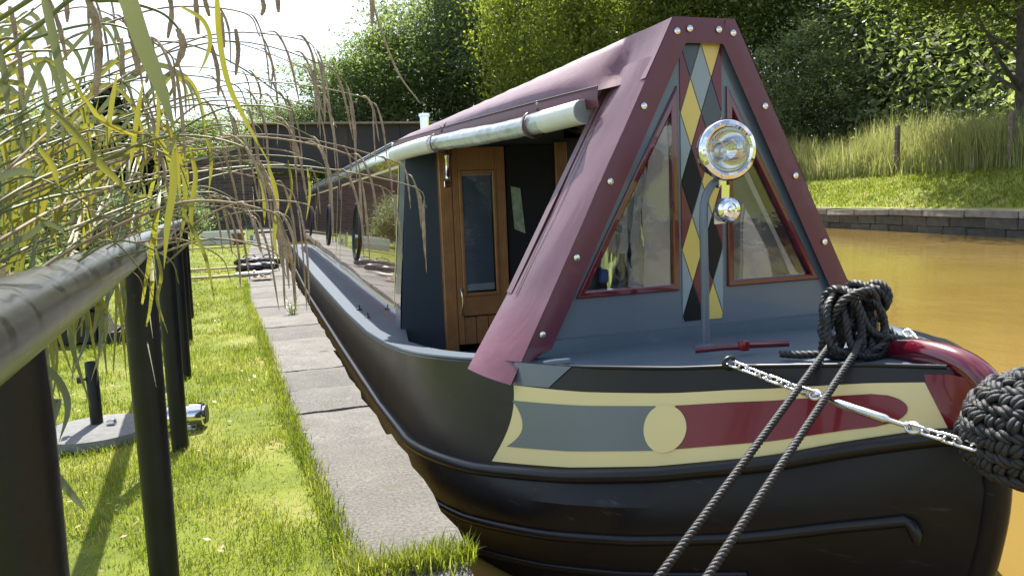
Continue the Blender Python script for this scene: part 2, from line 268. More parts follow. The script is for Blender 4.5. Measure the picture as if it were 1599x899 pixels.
# ------------------------------------------------------------------ mesh helpers
class MB:
    def __init__(s): s.v = []; s.f = []
    def add(s, v, f):
        o = len(s.v); s.v += [tuple(p) for p in v]; s.f += [tuple(i+o for i in q) for q in f]; return s
    def box(s, c, d, rot=None, bev=0):
        x, y, z = d[0]/2, d[1]/2, d[2]/2
        if bev:
            pts = []
            b = min(bev, x*.9, y*.9, z*.9); bm = bmesh.new()
            bmesh.ops.create_cube(bm, size=1, matrix=Matrix.Diagonal((d[0], d[1], d[2], 1)))
            bmesh.ops.bevel(bm, geom=bm.edges[:]+bm.verts[:], offset=b, segments=1, affect='EDGES')
            bm.verts.index_update(); pts = [v.co.copy() for v in bm.verts]; fc = [[v.index for v in f.verts] for f in bm.faces]; bm.free()
        else:
            pts = [Vector(p) for p in ((-x,-y,-z),(x,-y,-z),(x,y,-z),(-x,y,-z),(-x,-y,z),(x,-y,z),(x,y,z),(-x,y,z))]
            fc = [(0,3,2,1),(4,5,6,7),(0,1,5,4),(1,2,6,5),(2,3,7,6),(3,0,4,7)]
        if rot is not None: pts = [rot @ p for p in pts]
        return s.add([p+Vector(c) for p in pts], fc)
    def tube(s, path, rad, n=8, cap=True, flat=None):
        P = [Vector(p) for p in path]; k = len(P)
        R = list(rad) if hasattr(rad, '__len__') else [rad]*k
        T = [(P[min(i+1,k-1)]-P[max(i-1,0)]).normalized() for i in range(k)]
        a = Vector((0,0,1)) if abs(T[0].z) < .9 else Vector((1,0,0))
        nrm = (a - T[0]*a.dot(T[0])).normalized(); v = []
        for i in range(k):
            nrm = nrm - T[i]*nrm.dot(T[i])
            nrm = nrm.normalized() if nrm.length > 1e-6 else T[i].orthogonal().normalized()
            b = T[i].cross(nrm)
            for j in range(n):
                th = 2*PI*j/n; v.append(P[i]+(nrm*math.cos(th)+b*math.sin(th)*(flat or 1))*R[i])
        f = [(i*n+j, i*n+(j+1)%n, (i+1)*n+(j+1)%n, (i+1)*n+j) for i in range(k-1) for j in range(n)]
        if cap: f += [tuple(range(n))[::-1], tuple((k-1)*n+j for j in range(n))]
        return s.add(v, f)
    def lathe(s, prof, c, axis=(0,0,1), n=24):
        ax = Vector(axis).normalized(); a = ax.orthogonal().normalized(); b = ax.cross(a); v = []
        for r, h in prof:
            for j in range(n):
                th = 2*PI*j/n; v.append(Vector(c)+ax*h+(a*math.cos(th)+b*math.sin(th))*max(r, 1e-5))
        k = len(prof)
        f = [(i*n+j, i*n+(j+1)%n, (i+1)*n+(j+1)%n, (i+1)*n+j) for i in range(k-1) for j in range(n)]
        f += [tuple(range(n))[::-1], tuple((k-1)*n+j for j in range(n))]
        return s.add(v, f)
    def prism(s, poly, d):
        """closed polygon (3-D points) pushed along vector d"""
        n = len(poly); d = Vector(d); v = [Vector(p) for p in poly]+[Vector(p)+d for p in poly]
        return s.add(v, [tuple(range(n))[::-1], tuple(range(n, 2*n))]+[(i, (i+1)%n, n+(i+1)%n, n+i) for i in range(n)])
    def grid(s, rows, closed=False):
        n = len(rows[0]); k = len(rows); v = [p for r in rows for p in r]
        return s.add(v, [(i*n+j, i*n+(j+1)%n, (i+1)*n+(j+1)%n, (i+1)*n+j) for i in range(k-1) for j in range(n if closed else n-1)])
    def build(s, name, ma, parent=None, smooth=None, solid=0, loc=None):
        me = bpy.data.meshes.new(name); me.from_pydata([tuple(p) for p in s.v], [], s.f); me.update()
        if solid or smooth == 'fix' or True:
            bm = bmesh.new(); bm.from_mesh(me); bmesh.ops.recalc_face_normals(bm, faces=bm.faces[:]); bm.to_mesh(me); bm.free()
        me.materials.append(ma)
        if smooth:
            me.polygons.foreach_set('use_smooth', [True]*len(me.polygons)); me.set_sharp_from_angle(angle=math.radians(38 if smooth is True else smooth))
        return link(name, me, parent, solid, loc)
def link(name, me, parent=None, solid=0, loc=None):
    o = bpy.data.objects.new(name, me); COL.objects.link(o)
    if parent is not None:
        o.parent = parent
        w0 = Vector((0,0,0)); q = parent
        while q: w0 = w0+q.location; q = q.parent
        o.location = -w0 if loc is None else loc
    elif loc is not None: o.location = loc
    if solid:
        md = o.modifiers.new('solid', 'SOLIDIFY'); md.thickness = solid; md.offset = 0
    return o
def np_mesh(name, V, F, ma, parent=None, smooth=False, loc=None):
    V = np.asarray(V, np.float32); F = np.asarray(F, np.int32); me = bpy.data.meshes.new(name)
    me.vertices.add(len(V)); me.vertices.foreach_set('co', V.ravel()); me.loops.add(F.size); me.loops.foreach_set('vertex_index', F.ravel())
    me.polygons.add(len(F)); me.polygons.foreach_set('loop_start', np.arange(0, F.size, F.shape[1], dtype=np.int32)); me.polygons.foreach_set('loop_total', np.full(len(F), F.shape[1], np.int32))
    if smooth: me.polygons.foreach_set('use_smooth', np.ones(len(F), bool))
    me.update(); me.validate(); me.materials.append(ma)
    return link(name, me, parent, 0, loc)
def tag(o, label=None, cat=None, group=None, kind=None):
    for k, v in (('label', label), ('category', cat), ('group', group), ('kind', kind)):
        if v: o[k] = v
    return o
def empty(name, loc, label=None, cat=None, group=None):
    o = bpy.data.objects.new(name, None); COL.objects.link(o); o.location = loc; o.empty_display_size = .2
    return tag(o, label, cat, group)
def copy_tree(o, parent=None):
    c = o.copy(); COL.objects.link(c); c.parent = parent
    for ch in list(o.children): copy_tree(ch, c)
    return c
def bez(P, n):
    """smooth curve through the points P (Catmull-Rom)"""
    P = [Vector(p) for p in P]; Q = [P[0]*2-P[1]]+P+[P[-1]*2-P[-2]]; out_ = []; seg = len(P)-1
    for i in range(n+1):
        u = i/n*seg; k = min(int(u), seg-1); t = u-k; a, b, c_, d = Q[k], Q[k+1], Q[k+2], Q[k+3]
        out_.append(.5*((2*b)+(c_-a)*t+(2*a-5*b+4*c_-d)*t*t+(3*b-a-3*c_+d)*t**3))
    return out_
def resample(P, step):
    P = [Vector(p) for p in P]; L = [0]
    for a, b in zip(P, P[1:]): L.append(L[-1]+(b-a).length)
    n = max(2, int(L[-1]/step)); o = []; j = 0
    for i in range(n+1):
        d = L[-1]*i/n
        while j < len(L)-2 and L[j+1] < d: j += 1
        t = (d-L[j])/max(L[j+1]-L[j], 1e-9); o.append(P[j].lerp(P[j+1], t))
    return o
def rope_mb(path, r, pitch=.05, step=.006, sides=6):
    """three strands laid round one another"""
    P = resample(path, step); k = len(P); mb = MB()
    T = [(P[min(i+1,k-1)]-P[max(i-1,0)]).normalized() for i in range(k)]
    nrm = T[0].orthogonal().normalized(); fr = []
    for i in range(k):
        nrm = (nrm-T[i]*nrm.dot(T[i])).normalized(); fr.append((nrm.copy(), T[i].cross(nrm)))
    for sN in range(3):
        pts = []
        for i in range(k):
            a = 2*PI*(i*step/pitch+sN/3); pts.append(P[i]+(fr[i][0]*math.cos(a)+fr[i][1]*math.sin(a))*r*.5)
        mb.tube(pts, r*.56, sides)
    return mb

# ------------------------------------------------------------------ setting: ground, water, banks
ZB = .37
CL = [(-30,.52),(2.26,.18),(3.68,.07),(8.1,-.17),(10.3,-.31),(20,-.47),(46,-.5),(90,-.5)]
CR = [(-30,.87),(2.27,.51),(3.9,.47),(5.2,.455),(6.6,.43),(8.1,.41),(10,.39),(14,.35),(25,.31),(46,.28),(90,.28)]
xl = lambda y: float(np.interp(y, [a for a, b in CL], [b for a, b in CL]))
xr = lambda y: float(np.interp(y, [a for a, b in CR], [b for a, b in CR]))
zb = lambda y: float(np.interp(y, [-30, 12, 60, 200], [ZB, ZB, .9, 1.0]))
ys = list(np.linspace(-30, 0, 10))+list(np.linspace(.5, 20, 60))+list(np.linspace(21, 46, 20))+[60, 90, 200, 600, 1500]
rows = []
for y in ys:
    e = xl(min(y, 90))+.02
    xs = [e-d for d in (0, .1, .25, .5, .8, 1.2, 1.8, 2.6, 4, 6, 10, 18, 40, 120, 500, 1500)]
    rows.append([(x, y, zb(min(y, 200))-.006+(.012*math.sin(x*5.1+y*2.3)+.01*math.sin(y*4.7-x*3) if y < 25 and x > -8 and x < e-.05 else 0)+(max(0, -x-14)*.02 if x > -200 else 4)) for x in xs])
lawn = MB().grid(rows).build('lawn', M['lawn'], smooth=80); tag(lawn, kind='structure')

water = MB().grid([[(x, y, 0) for x in (-.9, 0, 5, 10, 20, 45)] for y in (-60, -20, 0, 10, 20, 40, 80, 160, 400)]).build('water', M['water']); tag(water, kind='structure')

# near bank: masonry face under the coping and the separate coping stones
quay = MB()
yy = [-30, -10, 0, 1.5, 2.27, 3.9, 6.6, 8.1, 10, 14, 20, 30, 46, 90]
quay.grid([[(xr(y)-.03, y, -1.2), (xr(y)-.03, y, zb(y)-.13), (xl(y)-.02, y, zb(y)-.13), (xl(y)-.02, y, -1.2)] for y in yy])
quay = quay.build('canal_wall', M['wallstone']); tag(quay, kind='structure')
joints = [-1.2, .35, 2.25, 3.60, 4.2, 4.75, 5.35, 6.0, 6.7, 7.5]
while joints[-1] < 46: joints.append(joints[-1]+random.uniform(.75, .98))
for i, (a, b) in enumerate(zip(joints, joints[1:])):
    big = i == 2
    dx = .0 if big else random.uniform(-.012, .012); lift = (.006 if big else random.uniform(-.008, .006))
    g = .006
    nx = 6; ny = max(3, int((b-a)*6)) if a < 12 else 3
    top = []
    for iy in range(ny+1):
        y = a+g+(b-a-2*g)*iy/ny; rr = []
        for ix in range(nx+1):
            u = ix/nx; edge = min(u, 1-u, iy/ny, 1-iy/ny)
            x = xl(y)+(xr(y)-xl(y))*u+dx+(.03 if big and u > .5 else 0)+(.006*math.sin(y*23+i)+.004*math.sin(y*51+2*i) if u in (0, 1) else 0)
            rr.append((x, y+(.004*math.sin(x*60+i) if iy in (0, ny) else 0), zb(y)+.012+lift+(-.012 if edge < .01 else 0)+.0035*math.sin(x*31+y*17+i)*math.sin(y*23-x*12)))
        top.append(rr)
    mb = MB().grid(top); n1 = nx+1
    ring = [top[0][j] for j in range(n1)]+[top[k][-1] for k in range(1, ny+1)]+[top[ny][j] for j in range(nx-1, -1, -1)]+[top[k][0] for k in range(ny-1, 0, -1)]
    mb.grid([ring, [(p[0], p[1], p[2]-.16) for p in ring]], closed=True)
    mb.build('coping_stone', M['slab' if big else 'coping'], quay, smooth=50)

# far bank: X = 16.2 + .17 Y + offset
FB = lambda y: 16.2+.17*y
def fbz(off):
    return float(np.interp(off, [0, .5, 3, 6, 10, 20, 45, 100, 300], [.70, .74, 1.98, 2.35, 2.8, 4.5, 9, 13, 16]))
ys = list(np.linspace(-40, 10, 12))+list(np.linspace(11, 60, 50))+[70, 90, 130, 200, 500, 1200]
offs = [.42, .8, 1.4, 2, 2.6, 3.2, 4, 5, 6, 8, 10, 14, 20, 30, 45, 70, 130, 300, 900]
rows = []
for y in ys:
    rows.append([(FB(min(y, 130))+o, y, fbz(o)+(.05*math.sin(o*2.1+y*1.3)*math.sin(y*.9-o) if .8 < o < 20 else 0)) for o in offs])
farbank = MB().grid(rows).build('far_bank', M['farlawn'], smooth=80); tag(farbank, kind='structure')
back = MB().grid([[(x, 60, -.6), (x, 62, 1.2), (x, 80, 3), (x, 150, 10), (x, 700, 20)] for x in (-.3, 4, 10, 18, 30, 60)]).build('rear_embankment', M['farlawn'], smooth=80); tag(back, kind='structure')
fw = MB().grid([[(FB(y)+.12, y, -1), (FB(y)+.12, y, .60), (FB(y)+.5, y, .60), (FB(y)+.5, y, -1)] for y in (-40, 0, 20, 40, 60, 130)]).build('far_canal_wall', M['wallstone']); tag(fw, kind='structure')
protos = {}
def block(key, dims, ma, seed):
    r2 = random.Random(seed); bm = bmesh.new(); bmesh.ops.create_cube(bm, size=1, matrix=Matrix.Diagonal((*dims, 1)))
    bmesh.ops.bevel(bm, geom=bm.edges[:], offset=.02, segments=1, affect='EDGES')
    for v in bm.verts: v.co += Vector((r2.uniform(-.02, .02), r2.uniform(-.012, .012), r2.uniform(-.012, .012)))
    me = bpy.data.meshes.new(key); bm.to_mesh(me); bm.free(); me.materials.append(ma); return me
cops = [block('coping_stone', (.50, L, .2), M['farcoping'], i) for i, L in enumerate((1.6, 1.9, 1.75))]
lows = [block('wall_stone', (.30, L, .30), M['wallstone'], i+9) for i, L in enumerate((1.1, 1.4, .95))]
ang = -math.atan(.17)
y = 8.; i = 0
while y < 42:
    L = (1.6, 1.9, 1.75)[i % 3]; o = bpy.data.objects.new('coping_stone', cops[i % 3]); COL.objects.link(o); o.parent = fw
    o.location = (FB(y+L/2)+.24, y+L/2, .61+random.uniform(-.015, .015)); o.rotation_euler = (random.uniform(-.02, .02), random.uniform(-.02, .02), ang); y += L+.015; i += 1
for row, z in enumerate((.36, .05)):
    y = 8.+row*.4; i = row
    while y < 40:
        L = (1.1, 1.4, .95)[i % 3]; o = bpy.data.objects.new('wall_stone', lows[i % 3]); COL.objects.link(o); o.parent = fw
        o.location = (FB(y+L/2)+.20+random.uniform(-.03, .02), y+L/2, z); o.rotation_euler = (0, 0, ang); y += L+.015; i += 1

# ------------------------------------------------------------------ grass
def blades(name, P, h, wdt, lean, ma, sun_lean=None, seg=2):
    """P (n,3) roots; curved tapering blades of two or three quads"""
    n = len(P); a = rng.uniform(0, 2*PI, n); dirx = np.stack([np.cos(a), np.sin(a), np.zeros(n)], 1); side = np.stack([-np.sin(a), np.cos(a), np.zeros(n)], 1)
    lv = rng.uniform(.1, 1, n)*lean; V = []
    for k in range(seg+1):
        t = k/seg; ctr = P+np.stack([np.zeros(n), np.zeros(n), h*t*(1-.35*lv*t)], 1)+dirx*(h*lv*t*t)[:, None]
        ww = wdt*(1-t)**.7*.5
        if k < seg: V += [ctr-side*ww[:, None], ctr+side*ww[:, None]]
        else: V += [ctr]
    nv = 2*seg+1; V = np.stack(V, 1).reshape(-1, 3); base = (np.arange(n)*nv)[:, None]; F = []
    tri = []
    for k in range(seg-1): tri += [[2*k, 2*k+1, 2*k+3], [2*k, 2*k+3, 2*k+2]]
    tri += [[2*seg-2, 2*seg-1, 2*seg]]
    F = (base[:, None, :]+np.array(tri)[None]).reshape(-1, 3)
    return np_mesh(name, V, F, ma)
xlv = lambda y: np.interp(y, [a for a, b in CL], [b for a, b in CL])
def lawn_pts(n, y0, y1, wid, pw=1.):
    y = y0+(y1-y0)*rng.random(n)**pw; u = rng.random(n); x = xlv(y)+.015-u*wid
    return x, y
Ps = []; hs = []; ws = []
for n, y0, y1, wid, h0, w0 in ((52000, 1.5, 4.2, 1.6, .034, .0036), (42000, 4.2, 7.5, 2.4, .038, .0050), (32000, 7.5, 13, 3.4, .042, .008), (20000, 13, 28, 6, .05, .014)):
    x, y = lawn_pts(n, y0, y1, wid); clump = .65+.5*np.sin(x*9+np.sin(y*4)*2)*np.sin(y*7+np.sin(x*6)*2)
    worn = np.sin(x*3.1+1.2)*np.sin(y*1.9+.6)+.55*np.sin(x*7.3-y*5.1); k = rng.random(n) < np.clip(.45+clump*.6, .25, 1)*np.where(worn > .75, .35, 1)
    x, y, clump = x[k], y[k], clump[k]
    Ps.append(np.stack([x, y, np.interp(y, [-30, 12, 60], [ZB, ZB, .9])-.004], 1)); hs.append(h0*(.4+1.0*rng.random(len(x))**1.6)*(.6+.6*np.clip(clump, 0, 1.3))); ws.append(np.full(len(x), w0))
# ragged fringe over the edge of the stones and round the post feet
y = 1.2+rng.random(9000)**1.4*11; Ps.append(np.stack([xlv(y)+rng.normal(.0, .022, 9000), y, np.full(9000, ZB)], 1)); hs.append(.03+.045*rng.random(9000)); ws.append(np.full(9000, .005))
# tuft at the near end of the big slab
y = 2.2+rng.normal(0, .035, 900); x = rng.uniform(.16, .54, 900); Ps.append(np.stack([x, y, np.full(900, ZB+.01)], 1)); hs.append(.03+.07*rng.random(900)); ws.append(np.full(900, .006))
g = blades('lawn_grass', np.concatenate(Ps), np.concatenate(hs), np.concatenate(ws), .9, M['grass']); tag(g, kind='stuff')
n = 420; y = 1.8+rng.random(n)**1.5*9; x = xlv(y)+.05-rng.random(n)*2.2; V = []; nz = rng.random(n)
for a, b_, q in zip(x, y, nz):
    r_ = .006+.012*q; t_ = rng.uniform(0, 6.28); dv = np.array([math.cos(t_), math.sin(t_), rng.uniform(-.2, .5)])*r_; sv = np.array([-math.sin(t_), math.cos(t_), rng.uniform(-.2, .2)])*r_*.55; c0 = np.array([a, b_, ZB+.018+.012*q]); V += [c0-dv, c0-sv, c0+dv, c0+sv]
o = np_mesh('leaf_litter', V, np.arange(4*n).reshape(-1, 4), leafmat('dead_leaves', (.20, .12, .05), (.36, .27, .14), (.50, .44, .30), trans=.2, scale=9)); tag(o, kind='stuff')
# tall grass on the far bank, short grass on its slope
n = 60000; y = rng.uniform(9, 48, n); o_ = 2.7+3.9*rng.random(n)**.8
lump = .75+.35*np.sin(y*.8+1)*np.sin(o_*1.4+y*.3)+.16*np.sin(y*2.7+o_*2)+.14*np.sin(y*6.1-o_*4)
zz = np.interp(o_, [0, .5, 3, 6, 10], [.7, .74, 1.98, 2.35, 2.8]); hh = lump*(1.25+1.1*rng.random(n)**1.5)*np.interp(y, [9, 14, 18, 48], [.25, .5, 1, 1.1])
g = blades('tall_grass', np.stack([16.2+.17*y+o_, y, zz-.05], 1), hh, np.full(n, .03), .55, M['tallgrass'], seg=3); tag(g, kind='stuff')
n = 30000; y = rng.uniform(9, 42, n); o_ = rng.uniform(.5, 3.2, n); zz = np.interp(o_, [0, .5, 3, 6], [.7, .74, 1.98, 2.35])
g = blades('bank_grass', np.stack([16.2+.17*y+o_, y, zz-.02], 1), .08+.14*rng.random(n), np.full(n, .03), .9, M['grass']); tag(g, kind='stuff')

# ------------------------------------------------------------------ trees
def crown_mesh(name, seed, n_clump, per, R, H, leaf, ma, droop=0, shell=.55, low=0.0, spread=.17, pointy=0):
    r = np.random.default_rng(seed)
    u = r.normal(size=(n_clump, 3)); u /= np.linalg.norm(u, axis=1)[:, None]
    rad = shell+(1-shell)*r.random(n_clump)**.5
    lob = 1+.22*np.sin(u[:, 0]*4+seed)*np.sin(u[:, 1]*5-seed)+.18*np.sin(u[:, 2]*6+u[:, 0]*3+seed)
    C = u*(rad*lob)[:, None]; zn = (C[:, 2]+1)/2
    prof = np.clip(1-pointy*np.clip(zn, 0, 1), .05, 1)
    C = np.stack([C[:, 0]*R*prof, C[:, 1]*R*prof, low+zn*H], 1)
    cs = (R*spread)*(.6+.8*r.random(n_clump))
    L = (C[:, None, :]+r.normal(size=(n_clump, per, 3))*cs[:, None, None]*np.array([1, 1, .62])).reshape(-1, 3)
    n = len(L); nr = r.normal(size=(n, 3))+np.array([0, 0, .9]); nr /= np.linalg.norm(nr, axis=1)[:, None]
    a = r.normal(size=(n, 3)); t = np.cross(nr, a); t /= np.linalg.norm(t, axis=1)[:, None]; b = np.cross(nr, t)
    sz = leaf*(.55+.8*r.random(n))[:, None]
    V = np.stack([L-t*sz, L-b*sz*.42, L+t*sz, L+b*sz*.42], 1).reshape(-1, 3)
    F = np.arange(n*4).reshape(-1, 4)
    me_o = np_mesh(name, V, F, ma); me = me_o.data; bpy.data.objects.remove(me_o); return me
def trunk_mesh(seed, H, R, r0):
    rr = random.Random(seed); mb = MB(); top = H*.8
    pts = [(rr.uniform(-.06, .06)*k*R*.3, rr.uniform(-.06, .06)*k*R*.3, top*k/6-.3) for k in range(7)]
    mb.tube(pts, [r0*(1.25-.95*k/6) for k in range(7)], 9)
    for i in range(11):
        k = rr.uniform(.22, .85); a = rr.uniform(0, 2*PI); z = top*k-.3; ln = R*rr.uniform(.5, .85)*(1.1-.5*k)
        d = Vector((math.cos(a), math.sin(a), 0)); p0 = Vector((0, 0, z)); mb.tube([p0, p0+d*ln*.5+Vector((0, 0, ln*.3)), p0+d*ln+Vector((0, 0, ln*.75))], [r0*(.45-.3*k), r0*.2, r0*.06], 6)
    o = mb.build('trunk', M['bark'], smooth=True); me = o.data; bpy.data.objects.remove(o); return me
kinds = {
 'mid':  (crown_mesh('crown', 11, 380, 100, 5, 15, .155, M['leaf_a'], low=1.2), trunk_mesh(1, 15, 5, .32)),
 'yel':  (crown_mesh('crown', 23, 380, 100, 5, 15, .155, M['leaf_b'], low=1.2), trunk_mesh(2, 15, 5, .3)),
 'blue': (crown_mesh('crown', 37, 380, 100, 5, 15, .15, M['leaf_c'], low=1.0), trunk_mesh(3, 15, 5, .3)),
 'silver': (crown_mesh('crown', 41, 300, 100, 5, 13, .15, M['leaf_d'], low=.3, shell=.4), trunk_mesh(4, 11, 4, .2)),
}
def tree(kind, x, y, z, h, R, label, group=None, name='tree', rot=0, lift=0, lean=(0, 0)):
    cm, tm = kinds[kind]; t = empty(name, (x, y, z), label, 'tree', group); t.rotation_euler.z = rot
    for nm, me in (('crown', cm), ('trunk', tm)):
        o = bpy.data.objects.new(nm, me); COL.objects.link(o); o.parent = t; o.scale = (R/5, R/5, h/16.)
        if nm == 'crown': o.location = (lean[0], lean[1], lift)
        elif lift: o.scale = (.9, .9, (h+lift)/16.)
    return t
TR = [('blue', 2.6, 64, 1.5, 8.8, 4.0, 'low bluish green tree at the left end of the tree line behind the bridge'),
 ('blue', 6.6, 63, 1.5, 12.0, 4.8, 'round bluish green tree behind the bridge, left of the taller trees'),
 ('mid', 10.6, 62, 1.5, 14.6, 5.2, 'mid green tree rising behind the bridge deck beside the open sky'),
 ('blue', 15, 63, 1.5, 18.5, 5.8, 'tall dark bluish green tree behind the bridge and canopy'),
 ('mid', 20.5, 66, 2, 25, 6.5, 'tallest dark green tree behind the yellowish tree'),
 ('yel', 19.6, 51, 1.6, 18.5, 4.6, 'yellowish green tree above the boat canopy'),
 ('yel', 25.5, 49, 3, 19, 5.2, 'pale yellow green tree just left of the canopy peak'),
 ('mid', 30.5, 47, 4, 19, 5.6, 'mid green tree just right of the canopy peak'),
 ('blue', 35, 56, 6, 22, 6.5, 'large blue green tree behind the silvery bush'),
 ('silver', 31.2, 39.0, 3.0, 9.4, 3.8, 'pale silvery bush beside the tall grass right of the canopy'),
 ('mid', 39, 44, 6, 18, 6, 'dark green tree in the wood behind the silvery bush'),
 ('silver', 37.5, 36, 5, 14, 5.6, 'pale grey green tree behind the tall grass and left fence post'),
 ('yel', 40, 31, 5, 15, 6, 'leafy tree behind the grass bank between the two fence posts'),
 ('mid', 37.5, 24.5, 4.6, 15, 5.6, 'shady tree over the right hand fence post'),
 ('blue', 43, 22, 5.5, 18, 6.5, 'big shady tree at the right edge of the wood'),
 ('mid', 48, 54, 9, 24, 8, 'tall tree at the back of the wood, behind the silvery bush'),
 ('blue', 52, 42, 9, 24, 8, 'tall tree at the back of the wood, above the left fence post'),
 ('mid', 55, 31, 9, 24, 8, 'tall tree at the back of the wood, above the right fence post'),
 ('blue', 40, 75, 9, 24, 8, 'far tree at the back of the wood, right of the canopy peak'),
 ('mid', 28, 74, 4, 25, 7, 'far tall tree behind the canopy peak'),
]
for i, (k, x, y, z, h, R, lab) in enumerate(TR):
    tree(k, x, y, z, h, R, lab, 'trees across the canal', 'shrub' if h < 10 and k == 'silver' else 'tree', rot=i*1.7)
tree('mid', 26.6, 21.2, 2.4, 10, 4.4, 'shady overhanging tree whose trunk stands by the right hand fence post', 'trees across the canal', lift=4.2, lean=(-1.6, 1.4))
# thicket that closes the foot of the wood
und = crown_mesh('thicket', 77, 760, 44, 1, 1, .03, M['leaf_d'], low=0)
n = len(und.vertices); co = np.empty(n*3, np.float32); und.vertices.foreach_get('co', co); co = co.reshape(-1, 3)
q = co.reshape(-1, 4, 3); ctr = q.mean(1, keepdims=True); loc = (q-ctr)*7.5
yy_ = rng.uniform(10, 62, len(q)); of = rng.uniform(8.5, 18, len(q)); hgt = rng.random(len(q))**1.1*(5.6+2.2*np.sin(yy_*.7)*np.sin(yy_*.31))
nc = np.stack([16.2+.17*yy_+of, yy_, np.interp(of, [6, 10, 20], [2.35, 2.8, 4.5])+hgt], 1)[:, None, :]
und.vertices.foreach_set('co', (loc+nc).astype(np.float32).ravel()); und.update(); o = link('thicket', und); tag(o, kind='stuff')

# conifer, left-hand trees and flowering bush
con = crown_mesh('crown', 5, 240, 60, .9, 3.6, .09, M['leaf_k'], low=.4, pointy=.62, spread=.14)
cn_ = empty('conifer', (-3.95, 25, .5), 'dark dense conifer standing alone beyond the lawn at the left', 'tree')
o = link('crown', con, cn_, loc=(0, 0, 0)); o.scale = (1.25, 1.25, 1.18); MB().tube([(0, 0, -.1), (0, 0, 3)], [.12, .04], 7).build('trunk', M['bark'], cn_, loc=(0, 0, 0))
for x, y, h, R, k, lab in ((-6.2, 47, 5.6, 3., 'yel', 'small yellowish green tree left of the bridge wing wall'), (-3.2, 52, 7.2, 3.2, 'mid', 'small mid green tree above the sloping wing wall'), (-11, 50, 7.5, 4, 'blue', 'bluish green tree at the far left behind the conifer'), (-17, 52, 8, 4.5, 'mid', 'leafy tree at the far left edge of the lawn')):
    tree(k, x, y, .6, h, R, lab, 'trees beyond the lawn', rot=x)
hm = crown_mesh('leaves', 61, 300, 60, 1.2, 2.2, .05, M['leaf_c'], low=.05, shell=.35)
def shrub(x, y, s, sz, lab, flowers=False):
    t = empty('shrub', (x, y, zb(y)), lab, 'shrub', 'shrubs along the left side of the lawn'); o = link('foliage', hm, t, loc=(0, 0, 0)); o.scale = (s, s, sz); o.rotation_euler.z = x*3
    mb = MB()
    for k in range(5):
        a = k*1.3; mb.tube([(0, 0, -.05), (.25*math.cos(a), .25*math.sin(a), .8*sz), (.6*s*math.cos(a), .6*s*math.sin(a), 1.6*sz)], [.03, .02, .008], 6)
    mb.build('stem', M['bark'], t, loc=(0, 0, 0))
    if flowers:
        for k in range(34):
            a = random.uniform(0, 2*PI); zz_ = random.uniform(.5, 2.1); rad = 1.15*s*(1-abs(zz_/1.2-1)*.4); p = Vector((rad*math.cos(a), rad*math.sin(a), zz_*sz)); f = MB()
            for j in range(5):
                b = j*2*PI/5; d = Vector((math.cos(b), -.4, math.sin(b))); f.add([p, p+d*.03+Vector((0, -.01, .012)), p+d*.055, p+d*.03+Vector((.012, -.01, -.01))], [(0, 1, 2, 3)])
            f.build('flower', M['petal'], t, loc=(0, 0, 0))
shrub(-3.75, 10.5, .85, .98, 'bluish green shrub with pink flowers at the left edge', True)
shrub(-4.6, 15.5, 1.1, .95, 'rounded green shrub behind the pink flowering shrub')
shrub(-3.9, 20.5, 1.0, .75, 'low dark shrub in front of the lone conifer')
shrub(-6.2, 21, 1.5, 1.1, 'broad green shrub left of the lone conifer')
shrub(-3.4, 29, 1.2, .8, 'low shrub at the foot of the wing wall')
# wooden planter boards at the left
pl = empty('timber_planter', (-2.9, 8.6, ZB), 'low timber planter at the left edge below the pink flowered shrub', 'planter')
for k in range(3): MB().box((0, 0, .12+.2*k), (.9, .04, .18), bev=.006).build('board', M['timber'], pl, loc=(0, 0, 0))
for s_ in (-1, 1): MB().box((s_*.42, .06, .34), (.07, .07, .68), bev=.006).build('corner_post', M['timber'], pl, loc=(0, 0, 0))
MB().box((0, .5, .3), (.84, .8, .5)).build('soil', M['bark'], pl, loc=(0, 0, 0))

# ------------------------------------------------------------------ bridge and wing wall
br = empty('road_bridge', (9, 41, 0), 'dark flat girder bridge crossing behind the boat cabin', 'bridge')
MB().box((10.9, 41, 4.6), (22.6, .5, 2.3)).build('girder', M['girder'], br)
MB().box((10.9, 44, 4.3), (22.6, 5.6, .5)).build('bridge_deck', M['girder'], br)
for k in range(17): MB().box((.4+k*1.35, 40.70, 4.6), (.10, .1, 2.25)).build('stiffener', M['girder'], br)
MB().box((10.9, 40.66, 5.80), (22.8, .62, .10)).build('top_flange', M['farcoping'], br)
MB().box((10.9, 40.66, 3.42), (22.8, .62, .08)).build('bottom_flange', M['girder'], br)
MB().box((.9, 43.5, 1.6), (2.8, 5.4, 3.5)).build('abutment', M['brick'], br)
MB().box((21.6, 43.5, 1.6), (2.4, 5.4, 3.5)).build('abutment', M['brick'], br)
ww_ = empty('brick_wall', (-2.2, 40.5, .7), 'dark brick wing wall with pale sloping coping left of the bridge', 'wall')
MB().prism([(-.51, 40.3, .3), (-.51, 40.3, 4.7), (-3.4, 40.1, 3.85), (-8.5, 39.4, 2.9), (-8.5, 39.4, .3)], (0, .5, 0)).build('wall', M['brick'], ww_)
sl_ = [(-.5, 40.2, 4.7), (-1.5, 40.15, 4.41), (-2.5, 40.1, 4.11), (-3.4, 40.0, 3.85), (-4.7, 39.8, 3.61), (-6, 39.6, 3.37), (-7.3, 39.4, 3.12), (-8.5, 39.3, 2.9)]
for a, b in zip(sl_, sl_[1:]):
    a, b = Vector(a), Vector(b); d = (b-a)*.008
    MB().prism([a+d, b-d, b-d+Vector((0, 0, .16)), a+d+Vector((0, 0, .16))], (0, .75, 0)).build('coping_slab', M['farcoping'], ww_)

